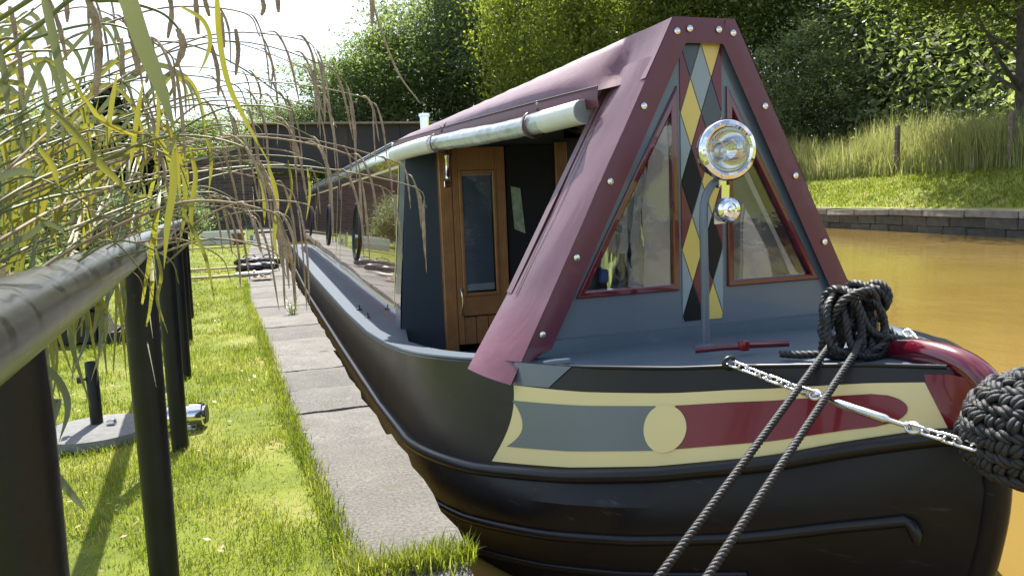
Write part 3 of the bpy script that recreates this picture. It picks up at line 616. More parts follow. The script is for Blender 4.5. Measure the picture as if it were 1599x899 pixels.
# ------------------------------------------------------------------ far fence posts
for (x, y, z, h, lab) in ((23.25, 23.6, 1.95, 1.85, 'weathered wooden fence post in the tall grass, the left one across the canal'), (22.3, 18.1, 1.9, 1.75, 'weathered wooden fence post under the shady tree at the right edge')):
    p = empty('fence_post', (x, y, z), lab, 'fence post', 'fence posts across the canal')
    MB().prism([(-.07, -.07, -.3), (.07, -.07, -.3), (.072, -.07, h-.05), (.04, -.05, h), (-.05, -.05, h-.02), (-.07, -.07, h-.06)], (0, .14, 0)).build('post', M['post_wood'], p, loc=(0, 0, 0))
    for zz_ in (.7, 1.25): MB().tube([(-.08, -.08, zz_), (.08, -.08, zz_), (.08, .08, zz_), (-.08, .08, zz_), (-.08, -.08, zz_)], .006, 5).build('wire_loop', M['steel'], p, loc=(0, 0, 0))

# ================================================================== the boat
C = 1.816
boat = empty('narrowboat', (C, 9, 0), 'black hulled narrowboat with a maroon canvas covered triangular bow canopy, moored along the stone bank', 'boat')
zg = lambda y: float(np.interp(y, [1.4, 1.6, 1.75, 2.05, 2.2, 2.5, 2.95, 3.6, 4.2, 4.8, 5.7, 7, 20], [.965, .962, .955, .918, .893, .858, .822, .74, .655, .585, .515, .48, .50]))
zu = lambda y: float(np.interp(y, [1.4, 1.6, 1.75, 1.9, 2.2, 2.5, 3, 3.9, 4.8, 6.6, 20], [.82, .78, .722, .655, .555, .478, .378, .25, .195, .17, .2]))
YG, YU, YK, LB = 1.58, 1.52, 1.51, 2.4
BG, BU, BK = 1.12, 1.18, 1.185
def wf(t, B, p): return .016+(B-.016)*(1-(1-min(t, 1))**p)+.09*min(1, max(0, t-1.2)/3)
def hp(t, v, side=-1, off=0.):
    """hull topside: t along from the stem, v from rubbing strake (0) to gunwale (1); off = outward"""
    def raw(t, v):
        yg, yu = YG+LB*t, YU+LB*t
        g = Vector((wf(t, BG, 2.2), yg, zg(yg))); u = Vector((wf(t, BU, 2.3), yu, zu(yu))); return u.lerp(g, v)
    p = raw(t, v)
    if off:
        e = 1e-3; n = (raw(t+e, v)-raw(max(t-e, 0), v)).cross(raw(t, v+e)-raw(t, v-e)).normalized()
        if n.x < 0: n = -n
        p = p+n*off
    return Vector((C+side*p.x, p.y, p.z))
YKZ = lambda z: float(np.interp(z, [-.35, 0, .2, .39, .5, .6, .7, .8], [1.82, 1.66, 1.58, 1.52, 1.495, 1.48, 1.478, 1.49]))
def kp(t, z, side=-1):
    """hull below the strake, at height z"""
    y = YKZ(z)+.01+(YK+LB-YKZ(z)-.01)*t if t < 1 else YK+LB*t
    return Vector((C+side*max(.035, wf(t, BK, 2.75)), y, z))
TS = [0, .01, .02, .035, .05, .07, .1, .13, .17, .21, .26, .32, .38, .45, .52, .6, .7, .8, .9, 1.0, 1.15, 1.4, 1.8, 2.4, 3.2, 4.2, 5.2, 6.6, 8.6]
mb = MB()
for s in (-1, 1):
    mb.grid([[hp(t, v, s) for v in (1, .8, .6, .4, .2, 0)] for t in TS])
mb.build('topside', M['black'], boat, smooth=30)
mb = MB()
for s in (-1, 1):
    mb.grid([[hp(t, -.02, s)+Vector((-s*-.0, 0, 0)) if k == 0 else kp(t, zu(YU+LB*t)*(1-k/8)-.35*k/8, s) for k in range(9)] for t in TS])
mb.grid([[hp(8.6, v, s) for v in (1, 0)]+[kp(8.6, -.35, s)] for s in (-1, 1)])
mb.build('hull', M['hull_low'], boat, smooth=40)
# rubbing strakes: upper one under the flash, two lower ones that end short of the stem
def strake(fn, t0, t1, r, curl=False):
    ts = list(np.linspace(t0, 1.1, 46))+[1.4, 1.8, 2.4, 3.2, 4.2, 5.2, 6.6, 8.6]
    for s in (-1, 1):
        P = [fn(t, s) for t in ts]
        if curl: P = [P[0]+Vector((-s*.012, -.030, -.055)), P[0]+Vector((-s*.012, -.030, -.03)), P[0]+Vector((-s*.008, -.018, -.008))]+P
        MB().tube(P, [r*.6]+[r]*(len(P)-1) if curl else r, 8).build('rubbing_strake', M['black'], boat, smooth=60)
strake(lambda t, s: hp(t, -.03, s, .006), .004, 6.6, .026)
strake(lambda t, s: kp(t, zu(YU+LB*t)-.235+.06*max(0, .2-t), s), .05, 6.6, .019, True)
strake(lambda t, s: kp(t, zu(YU+LB*t)-.37, s), .16, 6.6, .014)
# gunwale strip / side deck / foredeck
mb = MB()
for s in (-1, 1):
    rows = []
    for t in [x for x in TS if YG+LB*x > 3.0]:
        p = hp(t, 1, s); y = p.y; inn = Vector((C+s*.83, y, p.z+.004)) if y > 5.85 else Vector((p.x-s*.15, y, p.z+.004))
        rows.append([p+Vector((s*.004, 0, -.012)), p+Vector((-s*.01, 0, .006)), inn])
    mb.grid(rows)
mb.build('side_deck', M['sdeck'], boat, smooth=50)
mb = MB(); rows = []
for t in np.linspace(0.0, .575, 26):
    p = hp(t, 1, -1); w_ = C-p.x; rows.append([Vector((C+k*w_, p.y, p.z+(.004 if abs(k) > .99 else -.012+.03*(1-k*k)*min(1, w_*2)))) for k in (-1, -.985, -.9, -.6, -.3, 0, .3, .6, .9, .985, 1)])
mb.grid(rows).build('foredeck', M['deck'], boat, smooth=60)
mb = MB()      # capping bead round the bow
for s in (-1, 1):
    P = [hp(t, 1, s)+Vector((0, 0, .004)) for t in np.linspace(.012, .44, 24)]
    MB().tube(P, [.007]*20+[.006, .004, .002, .0005], 8).build('gunwale_capping', M['black'], boat, smooth=60)
mb = MB()
for s in (-1, 1):
    rows = []
    for y in np.linspace(3.0, 5.83, 12):
        t = (y-YG)/LB; p = hp(t, 1, s); rows.append([(p.x-s*.15, y, p.z), (p.x-s*.15, y, .30)])
    mb.grid(rows)
mb.grid([[(C-1.0, y, .30), (C+1.0, y, .30)] for y in (2.95, 5.84)])
mb.grid([[(C-.80, 2.98, z), (C+.80, 2.98, z)] for z in (.30, .82)])
mb.build('well_deck', M['navy'], boat, smooth=40)

# painted flash on both bows
def patch(name, ma, tl, tr, vlo, vhi, off, nt_=30, nv=8):
    """sheet on the topside between t = tl(v) and tr(v)"""
    for s in (-1, 1):
        rows = []
        for i in range(nt_+1):
            rr = []
            for j in range(nv+1):
                q = j/nv; vm = .5*(vlo(0)+vhi(0)); v0 = q
                ta, tb = tl(q), tr(q); t = ta+(tb-ta)*i/nt_; v = vlo(t)+(vhi(t)-vlo(t))*q; rr.append(hp(t, v, s, off))
            rows.append(rr)
        MB().grid(rows).build(name, ma, boat, smooth=60, solid=.0)
lo = lambda t: .055; hi = lambda t: .785-.02*math.sin(t*6)
T0 = .014
# end of the flash: cream lens closing on the black
cl = lambda q: .527+.042*(1-q)**1.5-.012*math.sin(PI*q)
patch('flash_border', M['cream'], cl, lambda q: .030-.010*(1-q), lo, hi, .0025, 44, 10)
plo = lambda t: .205+.05*max(0, (.2-t)); phi = lambda t: .640-.03*max(0, .2-t)
tc_ = .272
gl_ = lambda q: .487+.010-.05*(4*(q-.5)**2-1)*-.55-.006
patch('flash_panel', M['flashgrey'], lambda q: .500+.038*(4*(q-.45)**2)*(.6 if q > .45 else 1.1), lambda q: tc_+.012, plo, phi, .0045, 24, 12)
def rend(q): return .046+.026*(1-math.sqrt(max(0, 1-(2*q-1)**2)))
patch('flash_panel', M['red'], lambda q: tc_-.012, rend, plo, phi, .0045, 30, 16)
for s in (-1, 1):
    vc = .415; pc = hp(tc_, vc, s); e = 1e-3
    lt = (hp(tc_+e, vc, s)-hp(tc_-e, vc, s)).length/(2*e); lv = (hp(tc_, vc+e, s)-hp(tc_, vc-e, s)).length/(2*e); R_ = .079
    ring = lambda k: [hp(tc_+R_*k*math.cos(a)/lt, vc+R_*k*math.sin(a)/lv, s, .0068) for a in np.linspace(0, 2*PI, 48, endpoint=False)]
    MB().grid([ring(1), ring(.7), ring(.35), ring(.02)], closed=True).build('flash_disc', M['cream'], boat, smooth=70)
# grey wedge aft of the black band, beside the canopy corner
patch('shoulder_panel', M['grey'], lambda q: .528, lambda q: .452-.04*q, lambda t: .79, lambda t: 1.004, .003, 12, 3)
# red stem: bar and cheek plate
prof = [(2.02, .935), (1.9, .962), (1.76, .978), (1.66, .980), (1.58, .966), (1.52, .928), (1.486, .865), (1.475, .79)]
P = bez([(C, a, b) for a, b in prof], 30)
MB().tube(P, [.018+.023*min(1, i/9) for i in range(31)], 14).build('stem_post', M['redgloss'], boat, smooth=70)
P = bez([(C, YKZ(z)+.006, z) for z in (.80, .7, .6, .5, .39, .2, 0, -.35)], 24)
MB().tube(P, .037, 14).build('lower_stem', M['hull_low'], boat, smooth=70)
for s in (-1, 1):
    rows = []
    for k in range(7):
        q = k/6; a = hp(.0295-.010*(1-min(1, q*1.15)), q*.90, s, .0035); b_y = 1.475+.05*max(0, q-.6)
        rows.append([a, a.lerp(Vector((C+s*.035, b_y+.06, a.z+.01)), .5)+Vector((-s*.012, 0, 0)), Vector((C+s*.030, b_y+.01, a.z+.004))])
    MB().grid(rows).build('stem_cheek', M['red'], boat, smooth=70)

# ---- cabin
CB, CT = .886, .76
YB = 5.83
def cab(y, h): # h 0 gunwale .. 1 top of side
    return C-(CB+(CT-CB)*h)
mb = MB()
prof = [(CB, .40), (CB-.02, .75), (CB-.062, 1.2), (CB-.10, 1.6), (CT+.005, 1.87)]
for s in (-1, 1):
    for (y0, y1) in ((YB, 21),):
        mb.grid([[(C+s*(a+.002*math.sin(y*2.1+b_*3)), y, b_) for a, b_ in prof] for y in np.linspace(y0, y1, 44)])
mb.build('cabin_side', M['maroon'], boat, smooth=60)
edge = [(CT+.005, 1.87), (CT-.005, 1.93), (CT-.04, 1.98), (CT-.10, 2.01), (.35, 2.065), (0, 2.085)]
full = [(-a, b_) for a, b_ in edge]+[(a, b_) for a, b_ in edge[::-1][1:]]
MB().grid([[(C+a, y, b_) for a, b_ in full] for y in np.linspace(YB-.05, 21.2, 24)]).build('cabin_roof', M['roof'], boat, smooth=70)
for s in (-1, 1):
    MB().tube([(C+s*(CT-.13), 7.2, 2.01), (C+s*(CT-.13), 7.25, 2.055), (C+s*(CT-.13), 20.2, 2.055), (C+s*(CT-.13), 20.25, 2.01)], .016, 8).build('roof_rail', M['roof'], boat, smooth=60)
def sidept(y, z, off=.004, s=-1):
    a = float(np.interp(z, [q[1] for q in prof], [q[0] for q in prof])); return Vector((C+s*(a+off), y, z))
for s in (-1, 1):       # panels picked out with cream coachlines, grey border at the ends
    for y0, y1 in ((YB+.30, 10.9), (11.5, 16.0), (16.6, 20.8)):
        for a, b_ in (((y0, .66), (y1, .66)), ((y1, .66), (y1, 1.78)), ((y1, 1.78), (y0, 1.78)), ((y0, 1.78), (y0, .66))):
            vert = a[0] == b_[0]
            if vert: rows = [[sidept(a[0]-.018, z, .003, s), sidept(a[0]+.018, z, .003, s)] for z in np.linspace(a[1], b_[1], 9)]
            else: rows = [[sidept(y, a[1]-.012, .003, s), sidept(y, a[1]+.012, .003, s)] for y in np.linspace(a[0], b_[0], 9)]
            MB().grid(rows).build('coachline', M['cream'], boat)
    MB().grid([[sidept(y, z, .002, s) for z in np.linspace(.45, 1.86, 9)] for y in (YB, YB+.24)]).build('corner_panel', M['grey'], boat)
    for yc in (8.9, 13.0, 18.2):
        zc = 1.2; R_ = .30; fr = MB(); k = 36
        ring = lambda r, o_: [sidept(yc+r*math.cos(a), zc+r*math.sin(a), o_, s) for a in np.linspace(0, 2*PI, k, endpoint=False)]
        po = fr.grid([ring(R_+.045, .002), ring(R_+.035, .022), ring(R_+.005, .024), ring(R_, .004)], closed=True).build('porthole', M['plastic'], boat, smooth=60)
        MB().grid([ring(R_, .006), ring(R_*.5, .006), ring(.01, .006)], closed=True).build('porthole_glass', pm('dark_glass', (.01, .012, .012), .03, coat=1, coat_rough=.01), po, smooth=60)
# front bulkhead
def panel(name, poly, y, th, ma, par=boat, **k):
    return MB().prism([(a, y, b_) for a, b_ in poly], (0, th, 0)).build(name, ma, par, **k)
panel('bulkhead', [(C-CB-.004, .30), (1.285, .30), (1.285, 1.96), (C-CT+.02, 1.96), (C-CT-.008, 1.88)], YB-.006, .03, M['navy'])
panel('bulkhead', [(2*C-1.285, .30), (C+CB+.004, .30), (C+CT+.008, 1.88), (C+CT-.02, 1.96), (2*C-1.285, 1.96)], YB-.006, .03, M['navy'])
panel('header', [(1.285, 1.90), (2*C-1.285, 1.90), (2*C-1.285, 2.04), (C, 2.06), (1.285, 2.04)], YB-.004, .03, M['navy'])
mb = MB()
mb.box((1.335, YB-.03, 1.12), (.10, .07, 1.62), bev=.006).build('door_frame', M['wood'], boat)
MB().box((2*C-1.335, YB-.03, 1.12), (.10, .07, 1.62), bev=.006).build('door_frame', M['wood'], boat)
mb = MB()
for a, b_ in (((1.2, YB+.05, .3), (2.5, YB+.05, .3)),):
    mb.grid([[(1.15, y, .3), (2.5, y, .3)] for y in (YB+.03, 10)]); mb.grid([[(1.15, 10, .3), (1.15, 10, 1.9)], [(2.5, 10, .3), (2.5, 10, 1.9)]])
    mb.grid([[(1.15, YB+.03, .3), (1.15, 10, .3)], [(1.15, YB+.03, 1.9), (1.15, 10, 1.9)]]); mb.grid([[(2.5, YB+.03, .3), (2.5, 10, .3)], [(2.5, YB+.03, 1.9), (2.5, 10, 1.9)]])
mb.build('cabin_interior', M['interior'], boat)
# half-open right leaf: dark, with a notice stuck on it
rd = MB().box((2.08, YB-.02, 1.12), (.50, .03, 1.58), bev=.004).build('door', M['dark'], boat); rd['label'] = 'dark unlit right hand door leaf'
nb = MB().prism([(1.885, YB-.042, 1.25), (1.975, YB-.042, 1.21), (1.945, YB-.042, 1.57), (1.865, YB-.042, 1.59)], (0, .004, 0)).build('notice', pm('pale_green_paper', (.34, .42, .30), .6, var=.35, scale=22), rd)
# wooden door leaf
dx0, dx1, dz0, dz1 = 1.388, 1.815, .36, 1.90
door = MB()
wx0, wx1, wz0, wz1 = 1.455, 1.715, .76, 1.70
yd = YB-.045
for a, b_, c_, d_ in ((dx0, wx0-.02, dz0, dz1), (wx1+.02, dx1, dz0, dz1), (wx0-.02, wx1+.02, wz1+.02, dz1), (wx0-.02, wx1+.02, .585, wz0-.02)):
    door.box(((a+b_)/2, yd, (c_+d_)/2), (b_-a-.001, .04, d_-c_-.001), bev=.003)
door = door.build('door', M['wood'], boat); door['label'] = 'varnished wooden door leaf with a tall blinded window'
fr = MB()
for a, b_, c_, d_ in ((wx0-.02, wx0+.008, wz0-.02, wz1+.02), (wx1-.008, wx1+.02, wz0-.02, wz1+.02), (wx0+.008, wx1-.008, wz1-.008, wz1+.02), (wx0+.008, wx1-.008, wz0-.02, wz0+.008)):
    fr.box(((a+b_)/2, yd-.008, (c_+d_)/2), (b_-a-.001, .045, d_-c_-.001), bev=.004)
fr.build('window_frame', M['wood'], door)
MB().box(((wx0+wx1)/2, yd-.016, (wz0+wz1)/2), (wx1-wx0, .003, wz1-wz0)).build('window_pane', M['pane'], door)
bl = MB(); nS = 56
for k in range(nS):
    z = wz0+.075+(wz1-wz0-.10)*k/nS; bl.add([(wx0+.014, yd+.006, z), (wx1-.014, yd+.006, z), (wx1-.014, yd+.002, z+.0145), (wx0+.014, yd+.002, z+.0145)], [(0, 1, 2, 3)])
M['slat'] = pm('blue_grey_slat', (.26, .31, .39), .4, var=.06)
o = bl.build('blind', M['slat'], door); o['kind'] = 'stuff'
MB().box(((wx0+wx1)/2, yd-.002, wz0+.048), (wx1-wx0-.03, .014, .055), bev=.004).build('blind_rail', M['rollend'], door)
MB().box(((wx0+wx1)/2, yd-.002, wz1-.012), (wx1-wx0-.03, .014, .022), bev=.003).build('blind_rail', M['rollend'], door)
for k in range(3):
    MB().prism([(wx0-.02+k*.10, yd-.012, dz0), (wx0+.072+k*.10, yd-.012, dz0), (wx0+.072+k*.10, yd-.012, .575), (wx0-.02+k*.10, yd-.012, .575)], (0, .03, 0)).build('board', M['wood'], door)
MB().tube(bez([(1.415, yd-.02, .60), (1.413, yd-.055, .625), (1.418, yd-.06, .70), (1.413, yd-.055, .775), (1.415, yd-.02, .80)], 14), [.013, .010, .008, .007, .007, .008, .009, .009, .008, .007, .007, .007, .008, .010, .013], 8).build('door_handle', M['chrome'], door, smooth=60)
lampv = MB().lathe([(.006, 0), (.02, 0), (.021, .02), (.016, .03), (.016, .15), (.021, .16), (.021, .2), (.012, .215), (.004, .22)], (1.345, YB-.095, 1.66), (0, 0, 1), 14).build('wall_light', M['chrome'], boat, smooth=True)
MB().box((1.345, YB-.072, 1.62), (.05, .02, .05), bev=.004).build('light_bracket', M['chrome'], lampv)
# chimney and little fittings
MB().lathe([(.055, 2.05), (.055, 2.44), (.066, 2.445), (.066, 2.475), (.03, 2.48), (.002, 2.48)], (1.765, 8.5, 0), (0, 0, 1), 18).build('chimney', M['chrome'], boat, smooth=True)
for y in (6.75, 7.4):
    z = zg(y)+.006; e = MB().lathe([(.002, 0), (.03, 0), (.03, .008), (.012, .02), (.002, .02)], (.80, y, z), (0, 0, 1), 12)
    P = [Vector((.80, y+.02*math.cos(a), z+.03+.02*math.sin(a))) for a in np.linspace(0, 2*PI, 13)]; e.tube(P, .005, 6); e.build('fender_eye', M['plastic'], boat, smooth=True)
MB().tube([(C-.84+.0, 2.70, .845), (C-.80, 2.69, .850), (C-.74, 2.675, .852)], .012, 8, flat=.5).build('deck_fairlead', M['grey'], boat, smooth=True)

# ---- triangular bow board
YC = 2.92; zb0, zt0, wb0, wt0 = .832, 2.18, .815, .135
wz = lambda z: wb0+(wt0-wb0)*(z-zb0)/(zt0-zb0)
ti, to, z0, z1 = .128, .600, 1.062, 1.905
mb = MB()
for s in (-1, 1):
    for poly in ([(0, zb0), (wb0, zb0), (wz(z0), z0), (0, z0)], [(0, z0), (ti, z0), (ti, z1), (0, z1)], [(to, z0), (wz(z0), z0), (wz(z1), z1), (ti, z1)], [(0, z1), (ti, z1), (wz(z1), z1), (wt0, zt0), (0, zt0)]):
        mb.prism([(C+s*a, YC, b_) for a, b_ in poly], (0, .025, 0))
board = mb.build('bow_board', M['grey'], boat)
MB().prism([(C-.80, YC-.028, .826), (C+.80, YC-.028, .826), (C+.79, YC-.028, .892), (C-.79, YC-.028, .892)], (0, .026, 0)).build('base_moulding', M['deck'], board)
def inset(poly, d):
    """inner polygon of a triangle at distance d from its sides"""
    a, b_, c_ = [Vector(p) for p in poly]; la, lb, lc = (b_-c_).length, (c_-a).length, (a-b_).length; pr = la+lb+lc
    ctr = (a*la+b_*lb+c_*lc)/pr; area = abs((b_-a).x*(c_-a).y-(b_-a).y*(c_-a).x)/2; r = 2*area/pr; k = (r-d)/r
    return [ctr+(p-ctr)*k for p in (a, b_, c_)]
for s in (-1, 1):
    tri = [(s*ti, z0), (s*to, z0), (s*ti, z1)]; outer = inset(tri, -.006); inner = inset(tri, .022)
    f = MB(); yo, yi = YC-.014, YC+.02
    f.grid([[(C+p.x, yi, p.y) for p in outer], [(C+p.x, yo+.004, p.y) for p in outer], [(C+p.x, yo, p.y) for p in inset(tri, -.001)], [(C+p.x, yo, p.y) for p in inset(tri, .016)], [(C+p.x, yo+.005, p.y) for p in inner], [(C+p.x, yi, p.y) for p in inner]], closed=True)
    wfm = f.build('window_frame', M['redgloss'], board)
    MB().prism([(C+p.x, YC+.008, p.y) for p in inset(tri, .018)], (0, .003, 0)).build('window_pane', M['pane'], board)
# inside the canopy: hanging clear sheet on the left, grey vinyl on the right, dark odds and ends
pts = []
for i in range(15):
    z = 1.80-i*.062; lim = wz(z)-.16; a = -.16; b_ = max(-lim, -.30-.006*i)
    pts.append([(C+a+(b_-a)*j/10+.012*math.sin(j*2.1+i*.5), YC+.16+.03*math.sin(j*1.9+i*.25)+.02*math.sin(j*3.7)+.01*i, z) for j in range(11)])
MB().grid(pts).build('hanging_sheet', M['sheet'], boat, smooth=80)
cur = []
for i in range(9):
    q = i/8; cur.append([(C+.93+(-.20)*q**1.0-(.42*max(0, 1-j/3))*q*.9, 3.22+(5.7-3.22)*j/12+.01*math.sin(j*2+i), .84-.30*min(1, j/9)*(1-q)+(1.93-.84)*q) for j in range(13)])
MB().grid(cur).build('side_curtain', M['greysheet'], boat, smooth=80)
pts = [[(C+.10+(max(.14, wz(.95+.1*i)-.17)-.10)*j/7, YC+.09+.012*math.sin(j*1.3+i*.8), .95+.1*i) for j in range(8)] for i in range(10)]
MB().grid(pts).build('vinyl_sheet', M['greysheet'], boat, smooth=80)
sh = MB().box((C-.36, YC+.22, .95), (.56, .30, .10), bev=.01).build('locker_shelf', M['navy'], boat)
bg_ = empty('tote_bag', (C-.50, YC+.2, 1.0), 'dark bag inside the bow canopy behind the left window', 'bag')
b1 = MB(); b1.lathe([(.005, 0), (.10, 0), (.115, .06), (.10, .15), (.06, .19), (.03, .195), (.002, .19)], (0, 0, 0), (0.1, 0, 1), 14); b1.build('bag_body', M['plastic'], bg_, smooth=True, loc=(0, 0, 0))
MB().box((.07, -.09, .13), (.045, .03, .06), bev=.008).build('clip', M['blue'], bg_, loc=(0, 0, 0))
MB().tube(bez([(-.05, 0, .17), (-.04, -.02, .25), (.02, -.02, .27), (.05, 0, .17)], 12), .008, 6).build('handle', M['plastic'], bg_, smooth=True, loc=(0, 0, 0))
bt = MB().lathe([(.002, 0), (.035, 0), (.036, .14), (.014, .19), (.014, .22), (.002, .222)], (C-.33, YC+.18, 1.0), (.12, 0, 1), 14).build('bottle', M['plastic'], None, smooth=True); tag(bt, 'dark bottle inside the bow canopy behind the left window', 'bottle')

# lozenge strip
sx0, sx1, sz0, sz1 = -.105, .098, .917, 2.165
def clip(poly, ax, val, keep):
    o = []
    for a, b_ in zip(poly, poly[1:]+poly[:1]):
        ia, ib = (a[ax]-val)*keep >= 0, (b_[ax]-val)*keep >= 0
        if ia: o.append(a)
        if ia != ib: t = (val-a[ax])/(b_[ax]-a[ax]); o.append((a[0]+(b_[0]-a[0])*t, a[1]+(b_[1]-a[1])*t))
    return o
LOZ = {'Y': pm('lozenge_yellow', (.66, .50, .12), .35, var=.04, coat=.3), 'K': pm('lozenge_black', (.006, .006, .009), .35, var=.1, spec=.25), 'D': pm('lozenge_slate', (.045, .06, .075), .35, var=.05, coat=.3),
       'R': pm('lozenge_red', (.13, .008, .018), .3, var=.05, coat=.3), 'G': pm('lozenge_pale_grey', (.25, .31, .34), .35, var=.04, coat=.3)}
HX, HZ = (sx1-sx0)/4, .146
mid = (sx0+sx1)/2
lat = []
for k, (a, b_) in enumerate(zip('DYKYK', 'YDYKY')):
    z = 2.108-.2925*k; lat += [(mid-HX, z, a), (mid+HX, z, b_)]
for k, col in enumerate('GRGR'):
    z = 2.108-.2925*(k+.5); lat += [(mid, z, col), (mid-2*HX, z, 'RGRG'[k]), (mid+2*HX, z, 'RGRG'[k])]
lat += [(mid, 2.108+.146, 'R'), (mid-2*HX, 2.108+.146, 'G'), (mid+2*HX, 2.108+.146, 'G'), (mid, .938-.146, 'R'), (mid-2*HX, .938-.146, 'G'), (mid+2*HX, .938-.146, 'G')]
for x, z, col in lat:
    hx, hz = HX*.955, HZ*.955
    poly = [(x-hx, z), (x, z-hz), (x+hx, z), (x, z+hz)]
    for ax, v, k in ((0, sx0, 1), (0, sx1, -1), (1, sz0, 1), (1, sz1, -1)):
        poly = clip(poly, ax, v, k) if len(poly) > 2 else []
    if len(poly) > 2: MB().prism([(C+a, YC-.0045, b_) for a, b_ in poly], (0, .004, 0)).build('lozenge', LOZ[col], board)

# ---- canvas canopy
YF = 2.888
fold = lambda z: .90-(.75)*(z-.76)/(2.2-.76)          # half width of the fold line
cv = MB()
bw = .112
def front_in(z): return fold(z)-bw
for s in (-1, 1):    # front bands lying on the board
    rows = []
    zs = [.86, .9, 1.0, 1.2, 1.4, 1.6, 1.8, 2.0, 2.09]
    rows.append([(C+s*.945, 2.80, .752), (C+s*(fold(.76)-.045), YF-.03, .79), (C+s*(fold(.80)-.055), YF-.01, .835)])
    for z in zs: rows.append([(C+s*fold(z), YF, z), (C+s*(fold(z)-.05), YF-.004+.002*math.sin(z*17), z), (C+s*max(front_in(z), .01), YF, z)])
    rows.append([(C+s*fold(2.2), YF, 2.2), (C+s*(fold(2.2)-.05), YF-.004, 2.2), (C+s*front_in(2.11), YF, 2.105)])
    cv.grid(rows)
cv.grid([[(C+a, YF-.001*k, z) for a in (-.15, -.08, 0, .08, .15)] for k, z in ((0, 2.205), (2, 2.15), (0, 2.10))])
# side faces from the fold back to the hem of the opening
YH = lambda z: 3.30-.0*(z)
for s in (-1, 1):
    rows = []
    for z in [1.05, 1.2, 1.4, 1.6, 1.8, 1.95, 2.05]:
        h0, rr = fold(z), []
        for j in range(7):
            q = j/6; bulge = .012*math.sin(PI*q)+.004*math.sin(z*9+j)
            rr.append((C+s*(h0+bulge+.05*q*(1-(z-.74)/1.4)), YF+(YH(z)-YF)*q, z-(.03*q if z < .8 else 0)))
        rows.append(rr)
    A, B_ = Vector((C+s*.945, 2.80, .752)), Vector((C+s*1.052, 3.06, .778))
    rows.insert(0, [A.lerp(B_, q/6)+Vector((s*.012*math.sin(PI*q/6), 0, 0)) for q in range(7)])
    cv.grid(rows)
# roof sheet
ny = 34; rows = []
YR = 6.15
EW = lambda f: max(0, (f-.05)/.95)**.8
for i in range(ny+1):
    f = i/ny; y = YF+(YR-YF)*f; g = max(0, (f-.09)/.91)**.62; rp = []
    sag = 0
    g0 = f**.62; hw = [(.152+(.53-.152)*f, 2.203-.115*f), (.195+(.68-.195)*(.35*f+.65*g), 2.12-.085*f), (.242+(.76-.242)*g, 2.03-.035*f), (.282+(.80-.282)*EW(f), 1.955+.005*f)]
    pr = [(-a, z) for a, z in hw[::-1]]+[(-.06-.1*f, 2.206-.088*f), (.06+.1*f, 2.206-.088*f)]+hw
    wr = .0025*math.sin(i*2.3)
    rows.append([(C+a, y, z-sag+(wr*math.sin(a*9+i) if 0 < i < ny else 0)) for a, z in pr])
e = rows[-1]; rows.append([(p[0], p[1]+.10, max(p[2]-.07, 1.93)) for p in e]); rows.append([(C+(p[0]-C)*.98, p[1]+.16, min(p[2]-.09, 2.07-.12*abs(p[0]-C))) for p in e])
cv.grid(rows)
canopy = cv.build('canopy', M['canvas'], boat, smooth=50)
md = canopy.modifiers.new('sub', 'SUBSURF'); md.levels = 1; md.render_levels = 1; md.subdivision_type = 'SIMPLE'
for s in (-1, 1):   # zip band and seams on the side faces, hem of the eave
    zsl = np.linspace(1.06, 2.0, 14)
    for q, wq, ma, o_ in ((.70, .008, M['seam'], .014), (.93, .05, M['canvasdark'], .012)):
        rows = []
        for z in zsl:
            h0 = fold(z); f_ = lambda qq: Vector((C+s*(h0+.012*math.sin(PI*min(qq, 1))+o_*.6+.05*qq*(1-(z-.74)/1.4)), YF+(YH(z)-YF)*qq, z-(.03*qq if z < .8 else 0)))
            rows.append([f_(q-wq*1.6), f_(q+wq*1.6)])
        MB().grid(rows).build('seam', ma, canopy, smooth=80)
    rows = []
    for i in range(ny+1):
        f = i/ny; y = YF+.34+(YR-YF-.34)*f; ff = (y-YF)/(YR-YF); a = .282+.518*EW(ff); z = 1.955+.005*ff; rows.append([(C+s*(a+.006), y, z+.012), (C+s*(a+.012), y, z-.03), (C+s*(a+.004), y, z-.075)])
    MB().grid(rows).build('eave_hem', M['canvas'], canopy, smooth=80)
    MB().tube([(p[0][0]+s*.004, p[0][1], p[0][2]+.004) for p in rows], .004, 5).build('seam', M['seam'], canopy)
sn = MB().lathe([(.0005, .006), (.006, .0062), (.0095, .0045), (.0135, .0035), (.0145, 0), (.0005, 0)], (0, 0, 0), (0, -1, 0), 14).build('snap_fastener', M['snap'], canopy, smooth=50, loc=(0, 0, 0)); base_off = -Vector(boat.location)
pins = [(s*(.135+(.775-.135)*k/4), 2.145-(2.145-.925)*k/4) for s in (-1, 1) for k in range(5)]+[(-.075, 2.157), (.065, 2.157)]
for i, (a, z) in enumerate(pins):
    o = sn if i == 0 else sn.copy()
    if i: COL.objects.link(o); o.parent = canopy
    o.location = Vector((C+a, YF-.006, z))+base_off-canopy.location-Vector((0, 0, 0)) if False else Vector((C+a, YF-.006, z))
o = sn.copy(); COL.objects.link(o); o.parent = canopy; o.location = (C-fold(.80)-.012, YF+.12, .80); o.rotation_euler.z = -1.2
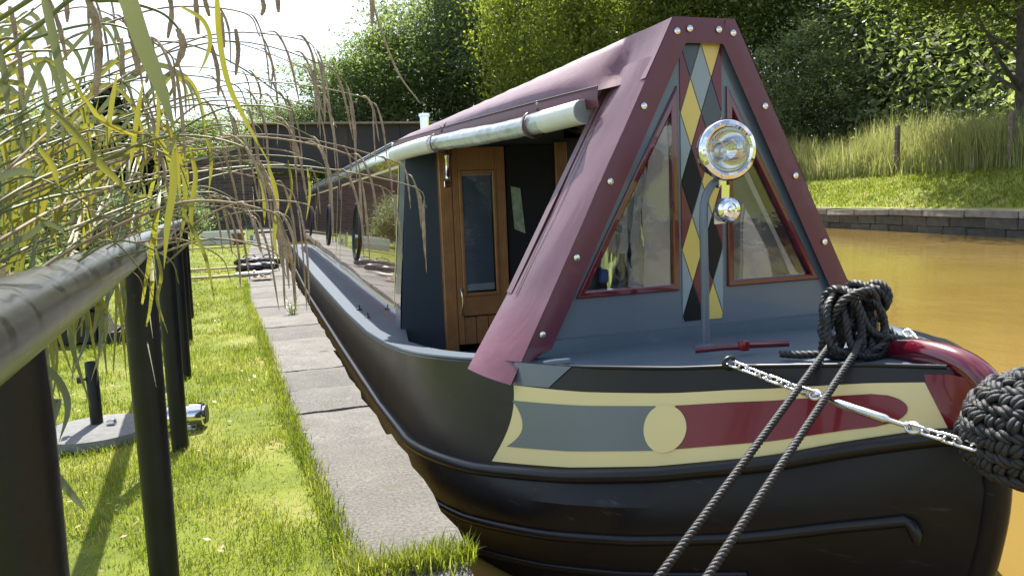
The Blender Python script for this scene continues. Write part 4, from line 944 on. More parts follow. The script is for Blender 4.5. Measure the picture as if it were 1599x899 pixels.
# rolled side curtain under the port eave
P0 = []; ry = np.linspace(3.32, 6.05, 26)
for i, y in enumerate(ry):
    ff = (y-YF)/(YR-YF); a = .282+.518*EW(ff); z = 1.955; P0.append(Vector((C-a-.022, y, z-.085-.012*math.sin(PI*i/25*2.0))))
rad = [.054+.0015*math.sin(i*2.2)+.003*math.sin(i*.7) for i in range(26)]
roll = MB().tube(P0, rad, 16).build('window_roll', M['roll'], boat, smooth=70)
MB().tube(P0[:4], [.058]*4, 16).build('roll_end', M['rollend'], roll, smooth=60)
MB().tube(P0[17:], [.059, .060, .060, .059, .059, .059, .058, .058, .058], 16).build('roll_end', M['rollend'], roll, smooth=60)
for idx in (4, 16):
    p = P0[idx]; rr = []
    for k in range(15):
        a = PI*.45-2*PI*k/16*1.0; rr.append([(p.x+.068*math.cos(a)*(1), p.y+d_, p.z+.070*math.sin(a)) for d_ in (-.02, .02)])
    rr.insert(0, [(p.x+.045, p.y+d_, p.z+.135) for d_ in (-.02, .02)])
    st_ = MB().grid(rr).build('strap', M['canvasdark'], roll, smooth=80, solid=.004)
    o = sn.copy(); COL.objects.link(o); o.parent = roll; o.name = 'strap_snap'; o.location = (p.x+.018, p.y, p.z+.105); o.rotation_euler = (.3, 0, -1.35)

# ---- lamp post, headlamp, horn
MB().tube(bez([(1.625, 2.60, .86), (1.625, 2.60, 1.1), (1.628, 2.61, 1.33), (1.64, 2.62, 1.44), (1.675, 2.625, 1.50), (1.71, 2.63, 1.52)], 24), .0165, 12).build('lamp_post', M['grey'], boat, smooth=60)
MB().lathe([(.04, 0), (.04, .008), (.02, .02), (.002, .02)], (1.625, 2.6, .862), (0, 0, 1), 16).build('post_foot', M['grey'], boat, smooth=True)
hc = Vector((1.722, 2.60, 1.635)); hax = Vector((-.12, -1, .02)).normalized()
hl = MB().lathe([(.002, -.115), (.045, -.11), (.085, -.075), (.108, -.03), (.114, 0), (.119, .008), (.119, .02), (.113, .03), (.098, .034), (.089, .028), (.088, .012), (.07, -.02), (.045, -.045), (.022, -.058), (.002, -.06)], hc, hax, 48).build('headlamp', M['chrome'], boat, smooth=35)
ax1 = hax.orthogonal().normalized(); ax2 = hax.cross(ax1)
rows = []
for k, r in enumerate((.0885, .07, .045, .02, .001)):
    rows.append([hc+hax*(.020+.008*(1-(r/.0885)**2))+(ax1*math.cos(a)+ax2*math.sin(a))*r for a in np.linspace(0, 2*PI, 40, endpoint=False)])
M['lens'] = panemat('ribbed_lens', haze=.10, hazecol=(.75, .75, .72), rough=.05)
t_ = M['lens'].node_tree; wv = t_.nodes.new('ShaderNodeTexWave'); wv.inputs['Scale'].default_value = 38; wv.bands_direction = 'X'; cc = t_.nodes.new('ShaderNodeTexCoord'); t_.links.new(cc.outputs['Object'], wv.inputs['Vector'])
for nd in t_.nodes:
    if nd.type == 'BUMP': t_.links.new(wv.outputs['Fac'], nd.inputs['Height']); nd.inputs['Strength'].default_value = .5
MB().grid(rows, closed=True).build('lens', M['lens'], hl, smooth=70)
MB().lathe([(.001, .0), (.026, 0), (.026, .006), (.012, .012), (.012, .03), (.001, .032)], hc-hax*.045, hax, 20).build('bulb', M['steel'], hl, smooth=True)
for a in (.5, 1.6, 2.9, 4.3, 5.5):
    p = hc+hax*.034+(ax1*math.cos(a)+ax2*math.sin(a))*.104; MB().lathe([(.001, .004), (.004, .004), (.005, 0), (.001, 0)], p, hax, 8).build('rim_screw', M['steel'], hl)
MB().box((1.712, 2.615, 1.515), (.035, .03, .05), bev=.004).build('lamp_bracket', M['chrome'], boat)
MB().prism([(1.69, 2.585, 1.38), (1.725, 2.585, 1.38), (1.73, 2.585, 1.50), (1.695, 2.585, 1.50)], (0, .006, 0)).build('horn_bracket', M['chrome'], boat)
hc2 = Vector((1.712, 2.575, 1.405)); hn = MB().lathe([(.001, -.05), (.02, -.05), (.038, -.035), (.048, -.01), (.050, .004), (.046, .018), (.034, .026), (.027, .027), (.026, .022), (.012, .024), (.008, .032), (.001, .033)], hc2, hax, 32).build('horn', M['chrome'], boat, smooth=40)
MB().prism([hc2+Vector((-.05, .012, -.055)), hc2+Vector((.0, .012, -.052)), hc2+Vector((.0, .012, -.01)), hc2+Vector((-.05, .012, -.01))], (0, .004, 0)).build('horn_plate', M['steel'], hn)

# ---- mooring stud, red bar
ts = MB(); ts.tube([(1.805, 1.93, .95), (1.805, 1.93, 1.14)], [.034, .026], 14)
ts = ts.build('mooring_stud', M['redgloss'], boat, smooth=60)
MB().tube([(1.69, 1.935, 1.125), (1.73, 1.932, 1.125), (1.84, 1.92, 1.125), (1.866, 1.918, 1.125)], [.018, .022, .022, .012], 12).build('cross_bar', M['redgloss'], ts, smooth=60)
bar = empty('metal_bar', (1.55, 2.25, .92), 'red painted flat bar lying on the foredeck beside the rope coil', 'bar')
MB().tube([(-.13, .09, -.002), (-.04, .055, .006), (.03, .03, .006), (.04, .025, .014), (.16, -.05, .02)], [.011, .011, .010, .014, .012], 8, flat=.5).build('shaft', M['redgloss'], bar, smooth=60, loc=(0, 0, 0))
MB().lathe([(.001, -.015), (.02, -.015), (.022, 0), (.018, .018), (.001, .018)], (.03, .03, .01), (0, 0, 1), 12).build('boss', M['red'], bar, smooth=True, loc=(0, 0, 0))

# ---- ropes
rc = empty('rope_coil', (1.76, 1.93, .95), 'black twisted rope heaped in loops over the red mooring stud', 'rope')
P = []; sp_ = lambda v, e_: math.copysign(abs(v)**e_, v)
for i in range(420):
    a = i/420*2*PI*7.5; k = a/(2*PI)
    hx = .066+.030*math.sin(k*2.4+.6)+.01*math.sin(k*7); hz = .088+.018*math.sin(k*1.7)
    P.append(Vector((1.728+.020*math.sin(k*1.9)+hx*sp_(math.cos(a), .75)-.02*max(0, -math.sin(a)), 1.905+.055*math.sin(k*2.9)+.018*math.sin(a), 1.138-hz+hz*sp_(math.sin(a), .7)+.008*math.sin(k*5))))
rope_mb(P, .0122, .05, .008, 5).build('hanging_loops', M['rope'], rc, smooth=70)
P = []
for i in range(160):
    a = i/160*2*PI*6.; P.append(Vector((1.665+.19*i/160+.012*math.sin(a*.5), 1.925+.048*math.cos(a), 1.125+.040*math.sin(a)-.01*math.sin(a*.3))))
rope_mb(P, .0125, .055, .008, 5).build('bar_turns', M['rope'], rc, smooth=70)
P = bez([(1.80, 1.89, 1.10), (1.735, 1.86, 1.155), (1.66, 1.88, 1.13), (1.635, 1.92, 1.04), (1.645, 1.95, .96), (1.70, 1.88, .955), (1.82, 1.86, .985), (1.90, 1.90, .975), (1.86, 1.98, 1.06), (1.78, 1.96, 1.15), (1.70, 1.87, 1.12), (1.74, 1.85, 1.03), (1.84, 1.84, 1.0), (1.92, 1.82, .985)], 150)
rope_mb(P, .013, .055, .007, 6).build('loose_bight', M['rope'], rc, smooth=70)
P = bez([(1.80, 1.92, .985), (1.84, 1.95, .985), (1.80, 1.98, .985), (1.76, 1.94, .985), (1.80, 1.89, .985), (1.85, 1.94, 1.01), (1.80, 1.985, 1.01), (1.75, 1.93, 1.01), (1.77, 1.88, 1.0), (1.69, 1.90, .965), (1.6, 1.98, .95), (1.56, 2.05, .945)], 120)
rope_mb(P, .013, .055, .007, 6).build('stud_turns', M['rope'], rc, smooth=70)
for (a, b_, lab) in (((1.70, 1.93, 1.035), (.40, 1.295, .405), 'left of the two black twisted mooring ropes running from the coil to the bank'), ((1.63, 1.80, .985), (.43, 1.18, .405), 'right of the two black twisted mooring ropes running from the coil to the bank')):
    a, b_ = Vector(a), Vector(b_); P = [a+(b_-a)*(k/40)-Vector((0, 0, .003*math.sin(PI*k/40))) for k in range(41)]
    P = ([Vector((1.79, 1.91, 1.0)), Vector((1.72, 1.87, 1.012)), Vector((1.67, 1.83, 1.005))] if a.x < 1.65 else [a+Vector((.06, .02, -.01)), a+Vector((.03, .01, .004))])+P
    o = rope_mb(P, .0108, .042, .005, 8).build('mooring_rope', M['rope'], None, smooth=70); tag(o, lab, 'rope', 'mooring ropes at the bow')
mr = empty('mooring_ring', (.415, 1.25, ZB+.03), 'steel mooring ring let into the stone edge', 'mooring ring')
MB().tube([(.06*math.cos(a), .06*math.sin(a), .012) for a in np.linspace(0, 2*PI, 25)], .009, 8).build('ring', M['steel'], mr, smooth=True, loc=(0, 0, 0))
MB().box((0, -.06, .004), (.05, .03, .02), bev=.004).build('staple', M['steel'], mr, loc=(0, 0, 0))

# ---- chains and fender
def link_mesh():
    P = []; L_, W_ = .0165, .0115
    for k in range(24):
        a = 2*PI*k/24; P.append(Vector((L_*(1 if math.cos(a) > 0 else -1)+W_*math.cos(a), W_*math.sin(a), 0)))
    P.append(P[0]); mb = MB().tube(P, .0042, 7, cap=False); o = mb.build('chain_link', M['steel'], smooth=70); me = o.data; bpy.data.objects.remove(o); return me
lm = link_mesh()
def chain(name, a, b_, lab, tb=None, sag=.012):
    a, b_ = Vector(a), Vector(b_); t = empty(name, a, lab, 'chain', 'bow fender chains'); d = (b_-a); L_ = d.length; n = int(L_/.040)
    for k in range(n+1):
        q = k/n
        if tb and tb[0] < q < tb[1]: continue
        o = bpy.data.objects.new('chain_link', lm); COL.objects.link(o); o.parent = t; dd = d+Vector((0, 0, -4*sag*(1-2*q)))
        o.location = d*q-Vector((0, 0, 4*sag*q*(1-q))); o.rotation_euler = (dd.to_track_quat('X', 'Z').to_matrix() @ Matrix.Rotation(.4+(PI/2)*(k % 2)+random.uniform(-.2, .2), 3, 'X')).to_euler()
    if tb:
        p = lambda q: d*q-Vector((0, 0, 4*sag*q*(1-q))); q0, q1 = tb; u = d.normalized()
        MB().tube([p(q0+.07*(q1-q0)), p(q0+.22*(q1-q0)), p(q0+.26*(q1-q0)), p(q0+.74*(q1-q0)), p(q0+.78*(q1-q0)), p(q0+.95*(q1-q0))], [.006, .006, .0115, .0125, .007, .006], 10).build('turnbuckle', M['steel'], t, smooth=40, loc=(0, 0, 0))
        for q in (q0, q1):
            c_ = p(q); v1 = u.orthogonal().normalized(); P = [c_+(u*math.cos(k)*.016+v1*math.sin(k)*.014) for k in np.linspace(0, 2*PI, 17)]; sh_ = MB().tube(P, .005, 7); v2 = u.cross(v1); sh_.tube([c_-v2*.016+u*.012*(1 if q == q0 else -1), c_+v2*.016+u*.012*(1 if q == q0 else -1)], .006, 8); sh_.build('shackle', M['steel'], t, smooth=60, loc=(0, 0, 0))
    return t
FC = Vector((1.705, 1.30, .868)); FR = .148
chain('fender_chain', (1.375, 2.045, .932), (1.585, 1.235, .845), 'galvanised chain with a turnbuckle from the deck eye to the bow fender', (.36, .70))
chain('fender_chain', (1.985, 1.95, .985), (1.80, 1.33, .84), 'galvanised chain on the far side of the red stem', None)
ee = MB(); ee.tube([Vector((1.372+.022*math.cos(a), 2.055, .932+.018*math.sin(a))) for a in np.linspace(0, 2*PI, 17)], .007, 8); ee.build('deck_eye', M['plastic'], boat, smooth=60)
fd = empty('bow_fender', FC, 'round knotted black rope fender hanging in front of the red stem', 'fender')
MB().lathe([(.001, -FR*.93)]+[(FR*.93*math.sin(a), -FR*.93*math.cos(a)) for a in np.linspace(.15, PI-.15, 14)]+[(.001, FR*.93)], (0, 0, 0), (0, 0, 1), 24).build('core', M['fender'], fd, smooth=True, loc=(0, 0, 0))
kn = MB()
for o2 in (-.0055, .0055):
    kn.tube([Vector((.019*(q-4)/4, o2*(1-.3*((q-4)/4)**2)+.004*math.sin((q-4)/4*1.3), .010*(1-((q-4)/4)**2))) for q in range(9)], [.002, .0055, .0066, .007, .0072, .007, .0066, .0055, .002], 7)
ko = kn.build('knot', M['fender'], None, smooth=70); kme = ko.data; bpy.data.objects.remove(ko)
rowsN = 17; cnt = 0
for i in range(rowsN):
    th = PI*(i+.5)/rowsN; nn = max(3, int(2*PI*math.sin(th)*FR/.0265))
    for j in range(nn):
        ph = 2*PI*(j+.5*(i % 2))/nn; nrm = Vector((math.sin(th)*math.cos(ph), math.sin(th)*math.sin(ph), math.cos(th)))
        if cnt >= 300: continue
        tq = nrm.to_track_quat('Z', 'Y').to_matrix(); o = bpy.data.objects.new('knot', kme); COL.objects.link(o); o.parent = fd; o.location = nrm*(FR*.95+random.uniform(-.003, .004)); cnt += 1
        o.rotation_euler = (tq @ Matrix.Rotation((.75 if i % 2 else -.75)+random.uniform(-.25, .25)+PI*.5, 3, 'Z')).to_euler(); s_ = random.uniform(.95, 1.2); o.scale = (s_, s_, s_*1.15)

# ================================================================== handrail on the bank
RX = lambda y: -.33-(y-2.2)*.0775
hr = empty('handrail', (RX(2.2), 2.2, ZB), 'black painted tubular handrail on tapered posts along the grass', 'handrail')
MB().tube([(RX(y)-.004, y, 1.385-.004*math.sin(y)) for y in (.42, .6, .8, .9, 1.2, 1.8, 2.5, 3.5, 5, 6.5, 8, 9.2)], .0375, 24, cap=False).build('rail', M['rail'], hr, smooth=60)
for y, dx in ((.86, -.035), (2.2, 0), (3.81, 0), (5.48, 0), (7.1, 0), (8.75, 0)):
    P = [(RX(y)+dx-.0-.006*(1-k), y-.0*k, ZB-.1+(1.372-ZB+.1)*k) for k in (0, .25, .5, .75, .9, 1)]
    p_ = MB().tube(P, [.037, .0385, .040, .042, .043, .040], 18).build('post', M['post'], hr, smooth=60)

# ================================================================== things on the lawn
pb = empty('parasol_base', (-.885, 4.22, ZB), 'grey round parasol base with a black upright tube on the grass', 'parasol base')
MB().lathe([(.001, 0), (.265, 0), (.27, .02), (.262, .045), (.20, .06), (.05, .068), (.001, .07)], (0, 0, 0), (0, 0, 1), 40).build('disc', M['conc'], pb, smooth=True, loc=(0, 0, 0))
MB().lathe([(.0295, .06), (.0295, .38), (.026, .385), (.0225, .38), (.0225, .1)], (0, 0, 0), (0, 0, 1), 18).build('tube', M['post'], pb, smooth=True, loc=(0, 0, 0))
MB().tube([(-.028, -.005, .30), (-.045, -.007, .30), (-.046, -.007, .30), (-.068, -.01, .30)], [.007, .007, .02, .018], 12).build('knob', M['plastic'], pb, smooth=40, loc=(0, 0, 0))
MB().lathe([(.001, -.02), (.016, -.017), (.02, 0), (.016, .02), (.001, .024)], (.075, -.05, .075), (1, -.3, .2), 12).build('wing_screw', M['steel'], pb, smooth=True, loc=(0, 0, 0))
ca = empty('lamp_fitting', (-.44, 4.12, ZB), 'silver cylindrical lamp fitting on the grass behind the third handrail post', 'lamp fitting')
MB().lathe([(.001, -.10), (.055, -.10), (.058, -.07), (.05, -.065), (.05, .0), (.06, .005), (.06, .065), (.052, .07), (.052, .08), (.001, .08)], (0, 0, .08), (1, -.12, .03), 24).build('barrel', M['chrome'], ca, smooth=35, loc=(0, 0, 0))
MB().lathe([(.001, .079), (.046, .079), (.046, .084), (.001, .084)], (0, 0, .08), (1, -.12, .03), 24).build('end_cap', M['plastic'], ca, loc=(0, 0, 0))
MB().tube([(-.075, .0, .03), (-.075, .0, .24)], .022, 12).build('stem', M['plastic'], ca, smooth=60, loc=(0, 0, 0))
MB().box((-.03, 0, .012), (.12, .09, .02), bev=.004).build('foot', M['steel'], ca, loc=(0, 0, 0))
cr_ = empty('plastic_crate', (-1.16, 7.55, ZB), 'low black slatted crate lying on the grass behind the parasol base', 'crate')
for k in range(7): MB().box((-.2+k*.065, 0, .085), (.03, .44, .02), bev=.003).build('slat', M['plastic'], cr_, loc=(0, 0, 0))
for sx, sy, dx, dy in ((0, -.22, .46, .02), (0, .22, .46, .02), (-.23, 0, .02, .44), (.23, 0, .02, .44)): MB().box((sx, sy, .05), (dx, dy, .1), bev=.004).build('side', M['plastic'], cr_, loc=(0, 0, 0))
st = empty('metal_sheet', (-1.42, 7.45, ZB), 'silver ribbed metal sheet leaning beside the black crate', 'sheet')
rows = [[(-.05+.13*q+.005*(j % 2), -.16+.04*j, .46*(1-q)+.01) for j in range(9)] for q in np.linspace(0, 1, 5)]
MB().grid(rows).build('sheet', M['steel'], st, solid=.004, loc=(0, 0, 0)); MB().tube([rows[0][0], rows[0][-1]], .01, 6).build('rolled_edge', M['steel'], st, loc=(0, 0, 0))
bb = empty('storage_box', (-1.72, 7.6, ZB), 'black storage box on the lawn left of the silver sheet', 'box')
MB().box((0, 0, .15), (.5, .4, .30), bev=.02).build('body', M['plastic'], bb, loc=(0, 0, 0)); MB().box((0, 0, .315), (.54, .44, .04), bev=.012).build('lid', M['post'], bb, loc=(0, 0, 0)); MB().tube(bez([(-.08, -.22, .2), (-.07, -.25, .18), (.07, -.25, .18), (.08, -.22, .2)], 8), .01, 6).build('handle', M['plastic'], bb, loc=(0, 0, 0))
# tools and timber across the far stones
def flatbag(x, y, rz, sx, lab):
    t = empty('tool_bag', (x, y, zb(y)+.02), lab, 'bag', 'tool bags on the stone edge'); t.rotation_euler.z = rz
    mb = MB(); mb.tube(bez([(-.22*sx, 0, .06), (-.1*sx, .01, .09), (.1*sx, 0, .085), (.22*sx, .02, .055)], 10), [.03, .055, .07, .075, .07, .068, .07, .072, .065, .05, .025], 10, flat=1.5); mb.build('bag_body', M['plastic'], t, smooth=60, loc=(0, 0, 0))
    MB().tube(bez([(-.1*sx, 0, .14), (-.05*sx, -.01, .20), (.06*sx, 0, .20), (.1*sx, 0, .14)], 8), .012, 6).build('handle', M['plastic'], t, smooth=True, loc=(0, 0, 0))
    MB().box((0, -.10, .07), (.12, .02, .06), bev=.006).build('pocket', M['post'], t, loc=(0, 0, 0))
flatbag(-.32, 14.1, .2, 1.1, 'black tool bag lying on the grass edge, left of the white board')
flatbag(.0, 15.4, -.1, 1.2, 'black tool bag on the stone edge farthest from the grass')
flatbag(-.06, 14.2, .05, 1.0, 'black tool bag on the stone edge close to the hull')
flatbag(-.36, 15.6, .1, 1.3, 'long black tool bag behind the white board')
t = empty('painted_board', (-.22, 13.6, zb(13.6)+.03), 'white painted board lying across the stone edge under the tool bags', 'board'); MB().prism([(-.35, -.12, 0), (.2, -.16, 0), (.28, .1, 0), (-.3, .14, 0)], (0, 0, .03)).build('panel', M['white'], t, loc=(0, 0, 0)); MB().box((-.03, .02, .045), (.04, .24, .02), bev=.003).build('batten', M['timber'], t, loc=(0, 0, 0))
for x, y, rz, L_, lab in ((-1.0, 13.5, .06, 1.5, 'bare timber plank on the lawn nearest the white board'), (-1.05, 15.2, -.03, 1.4, 'bare timber plank on the lawn beyond the white board'), (-1.45, 22.5, .1, 1.6, 'bare timber plank on the lawn near the white trough')):
    t = empty('timber_plank', (x, y, zb(y)+.03), lab, 'plank', 'planks on the lawn'); t.rotation_euler.z = rz; MB().box((0, 0, 0), (L_, .10, .035), bev=.004).build('plank', M['timber'], t, loc=(0, 0, 0))
    for sx in (-.4, .4): MB().box((sx*L_, 0, -.03), (.06, .12, .025)).build('bearer', M['timber'], t, loc=(0, 0, 0))
t = empty('cloth_bundle', (-.12, 12.7, zb(12.7)+.02), 'crumpled buff cloth lying on the stone edge in front of the white board', 'cloth')
rows = [[(.30*(i/9-.5)+.03*math.sin(j*1.7), .22*(j/7-.5)+.03*math.sin(i*2.1), .03+.05*abs(math.sin(i*1.3+j*.9))*math.sin(PI*i/9)*math.sin(PI*j/7)) for j in range(8)] for i in range(10)]
MB().grid(rows).build('cloth', M['cloth'], t, smooth=70, loc=(0, 0, 0))
wt = empty('white_trough', (-1.35, 25, zb(25)), 'white rectangular trough with a brown pot at its end on the far lawn', 'trough')
for sx, sy, dx, dy in ((0, -.22, 1.1, .03), (0, .22, 1.1, .03), (-.54, 0, .03, .41), (.54, 0, .03, .41)): MB().box((sx, sy, .2), (dx, dy, .4), bev=.006).build('side', M['white'], wt, loc=(0, 0, 0))
MB().box((0, 0, .30), (1.04, .40, .1)).build('soil', M['bark'], wt, loc=(0, 0, 0)); MB().box((0, -.24, .16), (1.14, .02, .05), bev=.004).build('rim', M['steel'], wt, loc=(0, 0, 0))
fp = empty('flower_pot', (-.82, 24.2, zb(24.2)), 'brown flower pot at the end of the white trough', 'pot'); MB().lathe([(.001, 0), (.13, 0), (.17, .28), (.2, .285), (.2, .34), (.175, .34), (.16, .28), (.001, .28)], (0, 0, 0), (0, 0, 1), 20).build('pot', M['terracotta'], fp, smooth=40, loc=(0, 0, 0)); MB().lathe([(.001, 0), (.19, 0), (.22, .04), (.2, .04), (.001, .02)], (0, 0, -.01), (0, 0, 1), 20).build('saucer', M['terracotta'], fp, smooth=40, loc=(0, 0, 0))
lt_ = empty('glass_lantern', (-.46, 25, zb(25)+.02), 'square glass lantern with a dark roof on the far stone edge', 'lantern')
for sx in (-.13, .13):
    for sy in (-.13, .13): MB().box((sx, sy, .22), (.025, .025, .42)).build('upright', M['steel'], lt_, loc=(0, 0, 0))
for a in range(4): MB().box((.13*math.cos(a*PI/2), .13*math.sin(a*PI/2), .22), (.006 if a % 2 == 0 else .24, .24 if a % 2 == 0 else .006, .38)).build('pane', M['pane'], lt_, loc=(0, 0, 0))
MB().box((0, 0, .02), (.3, .3, .04), bev=.004).build('base', M['steel'], lt_, loc=(0, 0, 0)); MB().prism([(-.17, -.17, .43), (.17, -.17, .43), (.17, .17, .43), (-.17, .17, .43)], (0, 0, .03)).build('roof', M['plastic'], lt_, loc=(0, 0, 0)); MB().lathe([(.16, 0), (.05, .1), (.02, .16), (.001, .17)], (0, 0, .46), (0, 0, 1), 4).build('finial', M['plastic'], lt_, loc=(0, 0, 0)); MB().lathe([(.001, 0), (.05, 0), (.05, .16), (.001, .17)], (0, 0, .04), (0, 0, 1), 12).build('candle', M['rollend'], lt_, loc=(0, 0, 0))
t = empty('gangplank', (.15, 26.5, zb(26)+.25), 'dark beam reaching from the stone edge to the boat by the lantern', 'beam'); MB().box((0, 0, 0), (1.1, .14, .07), bev=.01).build('beam', M['plastic'], t, loc=(0, 0, 0)); MB().box((-.48, 0, -.14), (.08, .14, .24), bev=.01).build('bearer', M['timber'], t, loc=(0, 0, 0))
# weed on the stones
wd = empty('weed', (.20, 8.3, ZB-.08), 'bright green weed growing from the joint between stone edge and hull', 'plant')
for k in range(7):
    a = k*.9; hgt = random.uniform(.16, .30); tip = Vector((.06*math.cos(a), .06*math.sin(a), hgt)); MB().tube([(0, 0, 0), tip*.5+Vector((0, 0, .02)), tip], [.004, .003, .002], 5).build('stem', M['sedge_stem'], wd, loc=(0, 0, 0)); lf = MB()
    for j in range(9):
        p = tip*(.3+.08*j); b_ = j*2.4; d = Vector((math.cos(b_), math.sin(b_), .4)); sd_ = Vector((-math.sin(b_), math.cos(b_), 0)); lf.add([p, p+d*.03+sd_*.010, p+d*.062, p+d*.03-sd_*.010], [(0, 1, 2, 3)])
    lf.build('leaf_spray', M['grass'], wd, loc=(0, 0, 0))

# ================================================================== drooping sedge in the foreground
SB = Vector((-1.0, 1.35, ZB)); sedge = empty('pendulous_sedge', SB, 'tall drooping sedge with yellow green blades and brown hanging spikes leaning over the handrail', 'plant')
sr = random.Random(31)
def px(pts, d0, d1=None):
    d1 = d0 if d1 is None else d1; n = len(pts)-1
    return [at(a, b_, d0+(d1-d0)*i/n) for i, (a, b_) in enumerate(pts)]
RDX = lambda x: float(np.interp(x, [-81, 84, 137, 211, 255], [.72, 1.03, 1.5, 2.25, 3.9]))
def behind(pts, d):
    """blade points that come down to the rail pass behind it"""
    low = max(b_-(415-.354*a) for a, b_ in pts)
    return [at(a, b_, max(d, RDX(a)+.10) if low > -20 and a < 232 else d) for a, b_ in pts]
def root(j=.3): return SB+Vector((sr.uniform(-j, j)*.7, sr.uniform(-j, j), -.02))
def leaf(path, wdt, ma, n=18, twist=.6, tip=.55, root_from=None):
    """folded strap leaf along a 3-D path"""
    P = bez(path, n); mb = MB(); rows = []; tw0 = sr.uniform(-.5, .5)
    for i, p in enumerate(P):
        T = (P[min(i+1, n)]-P[max(i-1, 0)]).normalized(); q = i/n; w_ = wdt*.5*min(1, (.45+q*3))*(1-max(0, (q-tip)/(1-tip))**1.6*.96)
        view = (EYE-p).normalized(); s_ = T.cross(view).normalized(); a = tw0+twist*(q-.4); s_ = (s_*math.cos(a)+T.cross(s_)*math.sin(a)); nn = T.cross(s_)
        rows.append([p-s_*w_+nn*w_*.35, p, p+s_*w_+nn*w_*.35])
    return mb.grid(rows).build('blade', ma, sedge, smooth=70)
nsp = [0]
def spike(p, d, L_, r, par, ma=None):
    """hanging flower spike: leaves the stem along d, then droops"""
    a = p+d*L_*.22+Vector((0, 0, L_*.02)); b_ = p+d*L_*.38+Vector((0, 0, -L_*.32)); c_ = p+d*L_*.45*sr.uniform(.6, 1.2)+Vector((0, 0, -L_*.95))
    n = 14; P = bez([p, a, b_, c_], n); R = [r*.22 if i < 3 else r*(.55+.5*math.sin(PI*min(1, (i-2)/(n-2))))*sr.uniform(.8, 1.2) for i in range(n+1)]; R[-1] = r*.25
    o = MB().tube(P, R, 5).build('spike', ma or M['sedge_spike'], par, smooth=70); nsp[0] += 1; return o
def stem(path, r0, nspk, L_, ma=None, r=.0042, n=26, tail=.45, dirx=None, from_root=True):
    P = ([root(), SB.lerp(path[0], .55)+Vector((sr.uniform(-.05, .05), 0, .30))] if from_root else [])+list(path); C_ = bez(P, n+10)
    o = MB().tube(C_, [r0*(1-.6*i/(n+10)) for i in range(n+11)], 6).build('stem', ma or M['sedge_stem'], sedge, smooth=70)
    m_ = len(C_)
    for k in range(nspk):
        if nsp[0] >= 290: break
        q = 1-tail*(k+sr.random()*.5)/max(nspk, 1); i = min(m_-2, int(q*(m_-1))); T = (C_[i+1]-C_[i]).normalized()
        d = (T+Vector((sr.uniform(-.5, .5), sr.uniform(-.5, .5), sr.uniform(-.2, .2)))*.7).normalized(); spike(C_[i], d, L_*sr.uniform(.7, 1.25), r*sr.uniform(.75, 1.15), o)
    return o
# arching flower stems (start on the left, end and height of arch follow the photograph)
SB_ = [((-60, 330), (470, 62), -70), ((-60, 300), (560, 150), -60), ((-60, 360), (640, 290), -40), ((-60, 420), (655, 300), -70), ((-60, 250), (520, 110), -90), ((-60, 390), (600, 320), -30),
 ((-60, 200), (400, 75), -60), ((-60, 230), (430, 130), -60), ((-60, 280), (480, 210), -60), ((-60, 350), (540, 240), -50), ((-60, 440), (590, 290), -60), ((-60, 470), (500, 330), -60),
 ((-60, 410), (440, 290), -50), ((-60, 370), (380, 230), -50), ((-60, 320), (350, 170), -60), ((-60, 500), (420, 330), -60), ((-60, 520), (360, 310), -40), ((-60, 180), (330, 95), -60),
 ((-60, 150), (290, 60), -50), ((-60, 110), (260, 80), -60), ((-60, 90), (180, -20), -20), ((-60, 130), (200, 40), -50), ((-60, 270), (250, 170), -50), ((-60, 450), (300, 270), -40),
 ((-60, 540), (260, 330), -30), ((-60, 230), (210, 140), -40), ((-60, 60), (130, -30), -10), ((-60, 160), (380, 20), -40), ((-60, 300), (430, 190), -70), ((-60, 400), (560, 335), -60),
 ((-60, 340), (610, 250), -70), ((-60, 480), (520, 250), -80), ((-60, 260), (360, 130), -50), ((-60, 380), (300, 200), -60), ((-60, 430), (240, 260), -40), ((-60, 560), (330, 300), -30),
 ((-60, 310), (500, 170), -70), ((-60, 355), (400, 260), -60), ((-60, 415), (470, 270), -60), ((-60, 210), (460, 100), -60), ((-60, 490), (640, 335), -70), ((-60, 130), (440, 150), -90)]
for k, ((x0, y0), (x1, y1), arch) in enumerate(SB_):
    if k in (3, 5, 6, 11, 17, 18, 23, 24, 28, 29, 31, 33, 34, 38, 40): continue
    d0 = sr.uniform(.95, 1.35); d1 = sr.uniform(1.25, 2.05) if x1 > 420 else sr.uniform(1.0, 1.7); j = lambda s_: sr.uniform(-s_, s_)
    m1 = (x0+(x1-x0)*.36, y0+(y1-y0)*.42+arch*.75+j(12)); m2 = (x0+(x1-x0)*.72, y0+(y1-y0)*.80+arch*.9+j(10)); e = (x1+(26 if x1 > 300 else 14), y1+38+j(15))
    P = [at(x0, y0, d0), at(*m1, d0+(d1-d0)*.4), at(*m2, d0+(d1-d0)*.75), at(x1, y1, d1), at(*e, d1)]
    stem(P, sr.uniform(.0019, .0030), (4 if x1 > 380 else 3), sr.uniform(.085, .14), M['sedge_dry'] if k % 3 == 0 else M['sedge_stem'], r=.0022, tail=.30)
